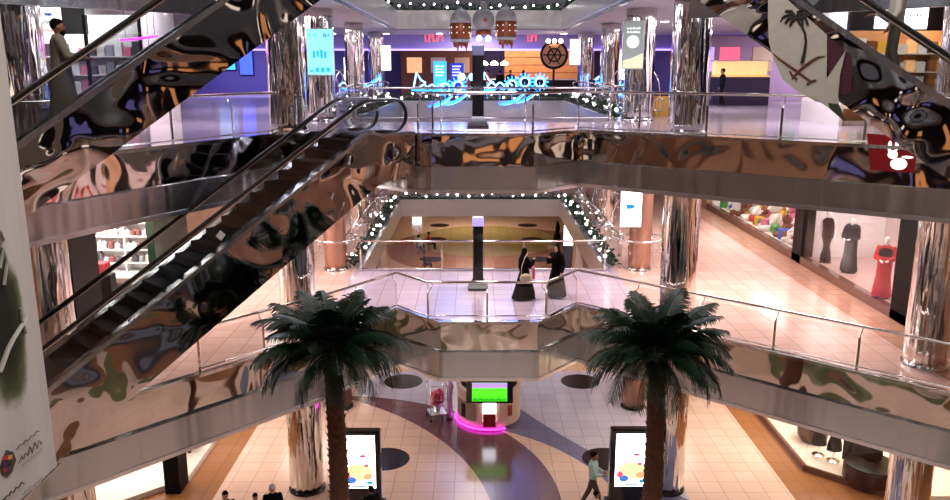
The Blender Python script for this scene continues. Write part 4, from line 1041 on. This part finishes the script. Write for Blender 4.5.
# cafe at the far end
def X55(px, Y=55): return (px-475)/800*(Y*.985)
r = thing('panel_wall', 'warm wooden back panel of the far cafe', 'panel', (X55(547), 55, Z2))
MB().box((-2.9, -.05, .0), (3.1, .05, 3.3)).build('boards', 'wood_warm', r)
for k in range(6): MB().box((-2.9, -.07, .5+k*.5), (3.1, -.05, .52+k*.5)).build('joint_strip', 'dark_brown', r)
r = thing('panel_wall', 'brown panel of the far cafe left of the pylon', 'panel', (X55(440), 55.2, Z2))
MB().box((-2.6, -.05, 0), (2.5, .05, 3.3)).build('boards', mat('wood_brown', '7a4a34', .6, var=.3, scale=3), r)
for k in range(3): MB().bevbox((-2.2+k*1.6, -.12, 1.5), (-1.2+k*1.6, -.05, 2.5), .02).build('picture_frame', ('ad_orange', 'shop_white', 'kiosk_cream')[k], r)
r = thing('cafe_counter', 'long dark counter in front of the far cafe panel', 'counter', (X55(530), 53, Z2))
MB().bevbox((-4, -.35, 0), (4, .35, 1.05), .03).build('body', 'dark_brown', r); MB().bevbox((-4.05, -.4, 1.05), (4.05, .4, 1.12), .02).build('worktop', 'steel_light', r)
mat('lamp_glow', 'fff0d8', .3, emit='ffe6c4', es=9)
for k, px in enumerate((484, 494, 504)):
    r = thing('pendant_lamp', 'white pendant lamp over the far cafe counter', 'lamp', (X55(px, 52), 52, Z2+2.0), 0, 'pendant lamps over the cafe counter')
    MB().lathe([(.25, 0), (.22, .12), (.08, .22), (.03, .25)], 16).build('shade', 'lamp_glow', r, auto=40); MB().tube([(0, 0, .25), (0, 0, 1.65)], .012, 5).build('cord', 'black_soft', r)
x, z = atY(554, 55, 46)
r = thing('round_sign', 'round carved wooden sign with three lamps by the right garland', 'sign', (x, 46, z))
MB().prism(ringp(0, 0, .72, 28), -.06, .06, 'y').build('disc', 'wood_warm', r); MB().tube([(.72*math.cos(a), -.05, .72*math.sin(a)) for a in [2*PI*k/28 for k in range(28)]], .08, 6, True).build('rim', 'dark_brown', r, True)
MB().tube([(.35*math.cos(a), -.09, .35*math.sin(a)) for a in [2*PI*k/20 for k in range(20)]], .05, 6, True).build('carved_ring', 'dark_brown', r, True)
for k in range(6): MB().tube([(0, -.09, 0), (.6*math.cos(k*PI/3), -.09, .6*math.sin(k*PI/3))], .035, 5).build('carved_spoke', 'dark_brown', r)
for k in (-1, 0, 1): MB().ell((k*.35, -.15, .75), .12, 8, 6).build('lamp', 'lamp_glow', r, True)
MB().box((-.06, -.03, -(z-Z2)), (.06, .03, -.6)).build('post', 'dark_brown', r)
mat('sign_lightblue', '3fa0e8', .4, emit='3a9cf0', es=.9); mat('sign_navy', '16208a', .4, emit='1c2aa8', es=.7)
for px, m, lab in ((440, 'sign_lightblue', 'light blue standing sign beyond the neon ornaments'), (457, 'sign_navy', 'navy blue standing sign just left of the pylon')):
    x, z = atY(px, 70, 45)
    r = thing('standing_sign', lab, 'sign', (x, 45, Z2)); MB().bevbox((-.36, -.04, .3), (.36, .04, 2.15 if 'light' in lab else 2.05), .02).build('panel', m, r); MB().bevbox((-.36, -.2, 0), (.36, .2, .06), .02).build('foot', 'black_soft', r)
    for k in range(4): MB().box((-.25, -.05, 1.85-k*.16), (.22-.08*(k % 2), -.04, 1.91-k*.16)).build('lettering', 'sign_white', r)
    MB().box((-.06, -.02, .05), (.06, .02, .35)).build('post', 'black_soft', r)
mat('letter_red', 'e04040', .4, emit='ff6060', es=.8)
for k, px in enumerate((425, 429, 433, 438, 528, 532)):
    x, z = atY(px, 41, 48.4)
    o = MB().tube([(0, 0, 0), (0, 0, .4), (.15, 0, .25), (.25, 0, .4), (.25, 0, 0)] if k % 2 else [(0, 0, .4), (0, 0, 0), (.22, 0, 0), (.22, 0, .2)], .035, 5).build('red_letter', 'letter_red', None, loc=(x, 48.58, z))
    tag(o, 'small red letter of the shop sign on the far violet fascia', 'letter', 'red letters on the far fascia')
for k, (px, rz) in enumerate(((500, .3), (510, PI), (523, -.5), (488, 2.0))):
    x = X55(px, 50.5)
    figure('person', ('dark clothed person sitting in the far cafe just right of the pylon', 'person in black sitting in the middle of the far cafe', 'person in black sitting at the right side of the far cafe', 'person in red sitting at the far cafe beside the pylon')[k], 'person', x, 50.5, Z2+.35, rz, 'shirt', 'sit', 1.75, ('jacket_black', 'jacket_black', 'shirt_navy', 'shirt_red')[k], 'jacket_black', vox=.024)
    r = thing('bar_stool', 'tall dark stool under the cafe guest, %s of four' % ('second', 'third', 'last', 'first')[k], 'stool', (x, 50.5, Z2)); MB().lathe([(.2, .74), (.21, .76), (.19, .8)], 14).build('seat', 'dark_brown', r, auto=40); MB().lathe([(.18, 0), (.18, .03), (.03, .05), (.03, .74)], 12).build('base', 'chrome', r, auto=40)
mat('hall_sign_blue', '3048d0', .4, emit='4060ff', es=.7)
for k, (px, py, w, h, m) in enumerate(((222, 52, 1.0, .5, 'sign_white'), (226, 66, 1.3, .5, 'sign_lightblue'), (246, 60, .9, 2.0, 'hall_sign_blue'), (165, 72, 1.6, .6, 'hall_sign_blue'), (298, 60, .9, .9, 'sign_white'), (297, 76, .9, .5, 'sign_lightblue'))):
    x, z = atY(px, py, 56.9)
    r = thing('wall_sign', ('small white', 'light blue', 'tall blue', 'wide blue', 'square white', 'low pale blue')[k]+' lit sign on the far violet wall left of the teal screen', 'sign', (x, 56.9, z))
    MB().bevbox((-w/2, -.06, -h/2), (w/2, .1, h/2), .02).build('panel', m, r); MB().bevbox((-w/2-.05, -.03, -h/2-.05), (w/2+.05, .1, h/2+.05), .02).build('frame', 'header_dark', r)
# right hall: lit counter
r = thing('display_counter', 'blue based display counter with a warm lit glass case on the upper right', 'counter', (X55(738, 40), 40, Z2))
MB().bevbox((-1.35, -.4, 0), (1.35, .4, 1.35), .03).build('base', mat('counter_blue', '14183e', .3), r)
MB().box((-1.3, -.36, 1.36), (1.3, .36, 1.44)).build('goods_tray', mat('case_goods', 'e8b060', .5, emit='ffb860', es=.4, var=.5, scale=14), r)
MB().box((-1.3, -.02, 1.44), (1.3, .3, 2.1)).build('lit_back', mat('case_glow', 'f2c27a', .4, emit='ffc890', es=.55, var=.3), r)
MB().box((-1.35, -.38, 1.38), (1.35, -.36, 2.1)).build('glass_front', 'glass', r); MB().bevbox((-1.38, -.4, 2.1), (1.38, .4, 2.15), .02).build('top_rail', 'steel_light', r)
r = thing('poster_wall', 'pale lilac partition with pictures behind the lit counter', 'partition', (X55(745, 45), 45, Z2)); MB().box((-3.5, 0, 0), (4, .15, 3.5)).build('panel', mat('lilac_wall', 'a58cb0', .6), r)
for k, (a, m) in enumerate(((-3.0, 'sky_violet'), (-1.6, 'ad_pink'), (.2, 'kiosk_cream'), (1.8, 'toy_green'))): MB().bevbox((a, -.05, 1.6), (a+1.1, 0, 2.9), .02).build('picture', m, r)
figure('person', 'person in dark clothes standing left of the lit counter on the upper right', 'person', X55(721, 38.5), 38.5, Z2, 1.2, 'jacket', 'stand', 1.75, 'jacket_black', 'jacket_black', vox=.02)
r = thing('floor_plant_stand', 'yellow topped stall by the right front column of the upper gallery', 'stall', (X55(665, 31), 31, Z2)); MB().bevbox((-.45, -.35, 0), (.45, .35, .75), .02).build('body', 'toy_yellow', r); MB().bevbox((-.5, -.4, .75), (.5, .4, .82), .02).build('top', 'dark_brown', r)
# side shops on the upper gallery, fronts at y = 25
def goods(root, x0, x1, y, z0, z1, mats, n):
    for k in range(n):
        w = (x1-x0)/n; a = x0+k*w; h = R.uniform(.5, .95)*(z1-z0)
        MB().bevbox((a+.02, y, z0), (a+w-.03, y+.2, z0+h), .01).build('goods', mats[k % len(mats)], root)
r = thing('shop_unit', 'shop on the upper right with a bright white sign panel', 'shop', (13.2, 25, Z2))
MB().box((-1.9, 3.0, 0), (6, 3.1, 3.7)).build('back_wall', 'wood_warm', r); MB().box((-1.95, 0, 0), (-1.85, 3, 3.7)).build('side_wall', 'shop_white', r)
MB().box((-1.95, -.05, 2.85), (6, .1, 3.7)).build('header', 'dark_brown', r); MB().box((-1.2, -.12, 2.9), (.35, -.05, 3.62)).build('sign_panel', 'screen_white', r)
for k in range(4): MB().box((-.2+k*.1, -.135, 3.25), (-.15+k*.1, -.12, 3.33)).build('sign_lettering', 'pylon_b', r)
for k in range(4): MB().box((-1.85, 2.5, .4+.6*k), (6, 3, .44+.6*k)).build('shelf', 'shelf_white', r); goods(r, -1.8, 3, 2.6, .44+.6*k, .95+.6*k, ['toy_yellow', 'toy_red', 'prod_a', 'ad_orange', 'prod_d', 'toy_brown'], 14)
MB().box((-1.3, .3, .9), (-.4, 1.0, 1.9)).build('green_case', mat('green_lit', '9ac890', .3, emit='a8e0a0', es=.4, var=.5, scale=4), r)
MB().box((-.8, .05, 0), (2.6, .08, 1.3)).build('glass_front', 'glass_smoked', r)
r = thing('shop_unit', 'shop on the upper left with a dark header and white lit windows', 'shop', (-13.0, 25, Z2))
MB().box((-6, 2.6, 0), (2.9, 2.7, 3.7)).build('back_wall', 'shop_white', r); MB().box((2.85, 0, 0), (2.95, 2.7, 3.7)).build('side_wall', 'shop_white', r)
MB().box((-6, -.05, 2.75), (1.3, .1, 3.7)).build('header', mat('header_blue', '15141c', .4), r); MB().box((1.3, -.05, 3.3), (2.95, .1, 3.7)).build('side_header', 'steel_light', r)
for sx in (-2, -.4, 1.2, 2.85): MB().box((sx, -.06, 0), (sx+.08, .06, 3.3)).build('mullion', 'header_dark', r)
for k in range(4): MB().box((-6, 2.2, .3+.6*k), (2.85, 2.6, .34+.6*k)).build('shelf', 'shelf_white', r); goods(r, -2.5, 2.8, 2.3, .34+.6*k, .85+.6*k, ['prod_a', 'prod_c', 'prod_d', 'toy_pink', 'prod_e'], 18)
MB().box((-2, 0, .05), (2.85, .02, 2.75)).build('glass_front', 'glass', r)
r = thing('hanging_sign', 'white hanging sign with dark and red script above the man in grey', 'sign', (-12.3, 24.0, Z2+3.0)); MB().bevbox((-.36, -.03, -.45), (.36, .03, .45), .02).build('panel', 'sign_white', r)
for k, m in enumerate(('sign_navy', 'pylon_b', 'letter_red')):
    b = MB(); w = (.1, .26, .22)[k]; zz = .25-.22*k
    b.tube([(-w+2*w*j/14, -.04, zz+.045*math.sin(j*1.9)+(.05 if j % 5 == 0 else 0)) for j in range(15)], .016, 5); b.build('script_line', m, r)
for sx in (-.3, .3): MB().tube([(sx, 0, .45), (sx, 0, .7)], .01, 5).build('chain', 'black_soft', r)
# ceiling downlights
first = None
lights = [(x, y) for y in (23.5, 27, 31, 35, 40) for x in (-21, -17, -13, -10, -7, 8, 11, 14, 18, 22)]+[(x, 46.5) for x in (-8, -5, -2, 2, 5, 8)]
for x, y in lights:
    if first is None:
        r = thing('ceiling_downlight', 'round white downlight in the upper gallery ceiling', 'ceiling light', (x, y, Z3-.9), 0, 'round downlights in the upper ceiling')
        MB().lathe([(.2, -.03), (.22, -.02), (.22, 0)], 20).build('trim_ring', 'steel_light', r, auto=40); MB().lathe([(.16, -.045), (.17, -.03)], 20).build('lens', 'downlight', r); first = r
    else: dup(first, (x, y, Z3-.9))

# ------------------------------------------------------------------ banners
m, nt, bs = newmat('banner_print'); L = nt.links.new
tc = N(nt, 'ShaderNodeTexCoord'); mp = N(nt, 'ShaderNodeMapping'); mp.inputs['Location'].default_value = (0, -6.45/.5, -10.2/1.1); mp.inputs['Scale'].default_value = (0, 1/.5, 1/1.1)
vl = N(nt, 'ShaderNodeVectorMath', operation='LENGTH'); no = N(nt, 'ShaderNodeTexNoise', i_Scale=2.2, i_Detail=4.0)
ad = N(nt, 'ShaderNodeMath', operation='MULTIPLY_ADD'); ad.inputs[1].default_value = .55; cr = N(nt, 'ShaderNodeValToRGB')
L(tc.outputs['Object'], mp.inputs[0]); L(mp.outputs[0], vl.inputs[0]); L(tc.outputs['Object'], no.inputs['Vector']); L(no.outputs['Fac'], ad.inputs[0]); L(vl.outputs['Value'], ad.inputs[2]); L(ad.outputs[0], cr.inputs[0])
rp = cr.color_ramp
for p_, c_ in ((.70, '2c3414'), (.84, '5a6440')): rp.elements.new(p_).color = lin(c_)
rp.elements[0].color = lin('14180c'); rp.elements[0].position = .5
rp.elements[-1].position = .98; rp.elements[-1].color = lin('c4c2be')
L(cr.outputs[0], bs.inputs['Base Color']); bs.inputs['Roughness'].default_value = .9
r = thing('hanging_banner', 'large pale hanging banner with a dark green smear at the left edge of the view', 'banner', (0, 0, 0))
b = MB(); n = 24; b.rings([[(-4.0+.008*math.sin(k*1.3), 4.4+2.6*k/n, 8.6), (-3.99+.008*math.sin(k*1.3), 4.4+2.6*k/n, 8.6), (-3.99+.008*math.sin(k*1.3), 4.4+2.6*k/n, 16), (-4.0+.008*math.sin(k*1.3), 4.4+2.6*k/n, 16)] for k in range(n+1)]); b.build('cloth', 'banner_print', r)
MB().tube([(-4, 4.3, 8.6), (-4, 7.05, 8.6)], .018, 8).build('bottom_rod', 'steel_rail', r); MB().tube([(-4, 4.3, 16), (-4, 7.05, 16)], .018, 8).build('top_rod', 'steel_rail', r)
for y in (4.6, 6.8): MB().tube([(-4, y, 16), (-4, y, 22)], .01, 5).build('cord', 'steel_rail', r)
mat('ink', '2a2624', .8); mat('ink_soft', '6a6560', .8); mat('script_white', 'b0aea6', .8)
def scrib(pts, w, m, nm='script'):
    P = [(lambda t: (-3.972, t[0], t[1]))(lit(px, py, -3.972)) for px, py in pts]
    o = MB().tube(P, w, 5).build(nm, m, r); return o
def wig(a, c, n, amp, seed):
    q = random.Random(seed); return [(a[0]+(c[0]-a[0])*k/n+q.uniform(-.3, .3), a[1]+(c[1]-a[1])*k/n+amp*math.sin(k*1.7)+q.uniform(-amp, amp)*.5) for k in range(n+1)]
scrib(wig((16, 449), (40, 430), 16, 1.3, 1), .0035, 'ink', 'script_line'); scrib(wig((18, 462), (42, 440), 20, 3.0, 2), .005, 'ink_soft', 'script_line'); scrib(wig((22, 466), (42, 449), 22, .7, 3), .002, 'ink_soft', 'script_line')
scrib(wig((3, 500), (24, 482), 16, 1.4, 4), .006, 'ink', 'script_line'); scrib(wig((22, 494), (50, 473), 20, 1.2, 5), .003, 'ink_soft', 'script_line')
scrib([(0, 372), (8, 350), (14, 338), (19, 330), (24, 322), (27, 316)], .022, 'script_white', 'brush_stroke'); scrib([(21, 308), (22, 320), (26, 333)], .015, 'script_white', 'brush_stroke'); scrib([(0, 268), (3, 250), (7, 262), (4, 285)], .014, 'script_white', 'brush_stroke'); scrib([(0, 230), (4, 240), (2, 248)], .014, 'script_white', 'brush_stroke')
def poly_on(pts, d, m, nm, t=.003):
    P = [lit(px, py, -3.99+d) for px, py in pts]; o = MB().prism(P, -3.99+d, -3.99+d+t, 'x').build(nm, m, r); return o
poly_on([(0, 466), (6, 450), (13, 452), (16, 460), (12, 472), (7, 477), (1, 474)], .010, mat('logo_grey', '3a3636', .6), 'logo_plate')
for (cx, cy), m in zip(((5, 458), (10, 457), (5, 464), (10, 463), (5, 470), (9, 469)), ('toy_red', 'toy_yellow', mat('logo_purple', '4c2a5a', .6).name, 'ink', 'crate_red', 'logo_purple')):
    poly_on([(cx-2.2, cy-1.5), (cx+2, cy-2.6), (cx+2, cy+1.6), (cx-2.2, cy+2.8)], .016, m, 'logo_tile')

# flag banner lying along the side of the upper right escalator
ang = math.radians(152); O = Vector((9.2, 13.3, Z2)); ex = Vector((math.cos(ang), math.sin(ang), 0)); ey = Vector((-math.sin(ang), math.cos(ang), 0))
def onside(px, py, off=.78):
    c, s = math.cos(PIT), math.sin(PIT); u = (px-475)/F; w = (250-py)/F
    d = Vector((u, c+w*s, w*c-s)); o = Vector((0, 0, EYE)); nrm = ey
    t = ((O+ey*off-o).dot(nrm))/d.dot(nrm); p = o+d*t-O
    return (p.dot(ex), p.z)
def side_root(label, nm='flag_banner', cat='banner'):
    return thing(nm, label, cat, O, ang)
def side_poly(pts, off, m, nm, root, t=.006):
    P = [onside(px, py, off) for px, py in pts]; return MB().prism(P, off, off+t, 'y').build(nm, m, root)
def side_line(pts, off, w, m, nm, root):
    P = [(lambda q: (q[0], off, q[1]))(onside(px, py, off)) for px, py in pts]; return MB().tube(P, w, 6).build(nm, m, root)
rb = side_root('white banner with a dark palm and crossed swords on the upper right escalator side')
side_poly([(768, -30), (768, 20), (769, 42), (773, 58), (783, 80), (800, 93), (815, 101), (826, 104), (827, 60), (827, 35), (800, 11), (775, -12)], .78, mat('flag_white', 'a8a49c', .85), 'cloth', rb)
mat('palm_ink', '1c1a1a', .8); mat('sword_gold', '5c2c12', .7)
side_line([(802, 63), (804.5, 52), (806, 42), (805, 33), (801, 25), (796.5, 19)], .79, [.035, .028, .024, .022, .02, .02], 'palm_ink', 'palm_trunk', rb)
for pts in ([(797, 18), (790, 14), (783, 17), (780, 22)], [(797, 18), (789, 18), (785, 23)], [(797, 18), (792, 21), (790, 26)], [(797, 18), (791, 11), (785, 11)], [(797, 18), (803, 13), (809, 16)], [(797, 18), (805, 17), (808, 25)], [(797, 18), (802, 19), (803, 25)], [(797, 18), (798, 12), (803, 9)]):
    side_line(pts, .795, [.02, .028, .02, .006][:len(pts)], 'palm_ink', 'palm_leaf', rb)
side_line([(773, 53), (778, 58), (786, 63.5), (797, 71), (806, 78), (812, 82)], .79, [.006, .018, .022, .022, .02, .016], 'sword_gold', 'sword', rb)
side_line([(825, 56), (818, 57), (811, 61), (803, 67), (796, 74), (792, 78)], .796, [.006, .018, .022, .022, .02, .016], 'sword_gold', 'sword', rb)
side_line([(807, 84), (811, 81), (816, 80)], .80, .016, 'sword_gold', 'sword_hilt', rb); side_line([(790, 71), (792, 75), (797, 79)], .80, .016, 'sword_gold', 'sword_hilt', rb)
rb = side_root('small white pennant with a green tip hanging below the flag banner', 'pennant')
side_poly([(846, 50), (832, 71), (813, 97), (830, 109), (841, 112), (838, 97), (840, 75)], .80, 'flag_white', 'cloth', rb)
side_poly([(828, 103), (830, 109), (845, 122), (841, 108), (838, 104)], .805, mat('pennant_green', '28321a', .8), 'green_tip', rb)
rb = side_root('dark magenta cloth hanging beside the white flag banner', 'cloth_banner')
side_poly([(828, 36), (828, 70), (833, 88), (845, 96), (852, 90), (852, 56)], .77, mat('magenta_cloth', '3c0a22', .8), 'cloth', rb)
# red reflection in the mirrored band, put on as a coloured sheet
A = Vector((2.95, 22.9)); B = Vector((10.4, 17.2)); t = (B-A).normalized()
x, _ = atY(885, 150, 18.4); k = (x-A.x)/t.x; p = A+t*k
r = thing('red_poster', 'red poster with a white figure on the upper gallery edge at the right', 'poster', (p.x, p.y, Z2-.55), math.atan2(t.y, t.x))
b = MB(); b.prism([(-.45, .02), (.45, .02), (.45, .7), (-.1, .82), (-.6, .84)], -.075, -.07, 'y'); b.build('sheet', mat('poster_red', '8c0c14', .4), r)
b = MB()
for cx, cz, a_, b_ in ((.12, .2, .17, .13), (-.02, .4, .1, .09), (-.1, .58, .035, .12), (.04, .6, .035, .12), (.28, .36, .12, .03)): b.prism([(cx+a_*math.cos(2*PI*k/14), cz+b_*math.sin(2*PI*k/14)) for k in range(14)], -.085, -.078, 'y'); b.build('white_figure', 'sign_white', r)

# ------------------------------------------------------------------ light
W = bpy.data.worlds.new('world'); bpy.context.scene.world = W; W.use_nodes = True
W.node_tree.nodes['Background'].inputs[0].default_value = (.55, .5, .6, 1); W.node_tree.nodes['Background'].inputs[1].default_value = .09
warm = (1, .85, .74); peach = (1, .87, .80); cool = (.86, .80, 1); white = (1, .93, .88)
for x, y, p in ((-7, 24.5, 130), (7.5, 24.5, 130), (-7, 33, 90), (8, 33, 90), (0, 50, 240), (0, 62, 200), (-12, 18, 80), (12, 18, 90)): area('lamp_ground', (x, y, Z1-.76), 3, p, warm)
for x, y, p in ((-6.5, 25.5, 210), (.4, 24.6, 154), (7.5, 25, 266), (9, 33, 251), (-8, 34, 168), (0, 50, 168), (9.5, 21.5, 154), (-9.5, 21.5, 125), (13, 15, 84)): area('lamp_gallery', (x, y, Z2-.76), 2.2, p, peach)
for x, y, p in ((-9, 25, 165), (10, 25, 225), (-8, 35, 180), (9.5, 35, 240), (0, 46.5, 180), (18, 30, 180), (-18, 30, 135), (18, 42, 165), (-18, 44, 120)): area('lamp_upper', (x, y, Z3-.94), 2.6, p, (.93, .86, .97))
area('lamp_bridge', (.4, 22.6, Z3-.95), 2.6, 330, cool, sy=2); area('lamp_atrium', (1, 10, 21.8), 7, 900, (1, .9, .85)); area('lamp_opening', (.4, 36, 21.8), 6, 320, cool)
area('lamp_toy', (13.6, 35, Z2-.8), 2, 260, white, sy=9); area('lamp_dress', (13.5, 25.4, Z2-.8), 2, 170, (1, .9, .88), sy=5); area('lamp_left_shop', (-12.8, 24.5, Z2-.8), 3, 750, white)
area('lamp_display_right', (12.7, 25, Z1-.8), 3, 330, (1, .86, .68), sy=6); area('lamp_display_left', (-11.5, 25, Z1-.8), 3, 300, (1, .88, .8), sy=6)
area('lamp_hall_left', (-15, 53.5, Z3-1.0), 8, 420, (.5, .5, 1), sy=2); area('lamp_hall_right', (17, 52, Z3-1.0), 6, 260, (.75, .6, 1), sy=2)
area('lamp_cafe', (3.4, 53.4, Z3-1.0), 6, 160, (1, .75, .55), sy=1.5)
area('lamp_shop_right', (14, 26.5, Z3-1.0), 3, 120, (1, .88, .75)); area('lamp_shop_left', (-13, 26.4, Z3-1.0), 3, 160, (.95, .95, 1))
area('lamp_near', (0, -3, Z2-.8), 4, 160, peach, sy=3); area('lamp_near', (-9, -3, Z2-.8), 3, 120, peach); area('lamp_near', (10, -3, Z2-.8), 3, 120, peach); area('lamp_near', (0, -5, Z1-.8), 4, 60, warm)
for x in (-10, -3.5, 3.5, 10): area('lamp_near_ground', (x, 8, 21.8), 3, 90, (1, .86, .72))

cam = bpy.data.cameras.new('camera'); co = bpy.data.objects.new('camera', cam); C.objects.link(co)
cam.sensor_width = 36; cam.lens = 36*F/950; cam.clip_end = 300
co.location = (0, 0, EYE); co.rotation_euler = (PI/2-PIT, 0, 0)
sc = bpy.context.scene; sc.camera = co
sc.view_settings.view_transform = 'Standard'; sc.view_settings.look = 'None'; sc.view_settings.gamma = 1; sc.view_settings.use_curve_mapping = False
sc.view_settings.exposure = 0.9
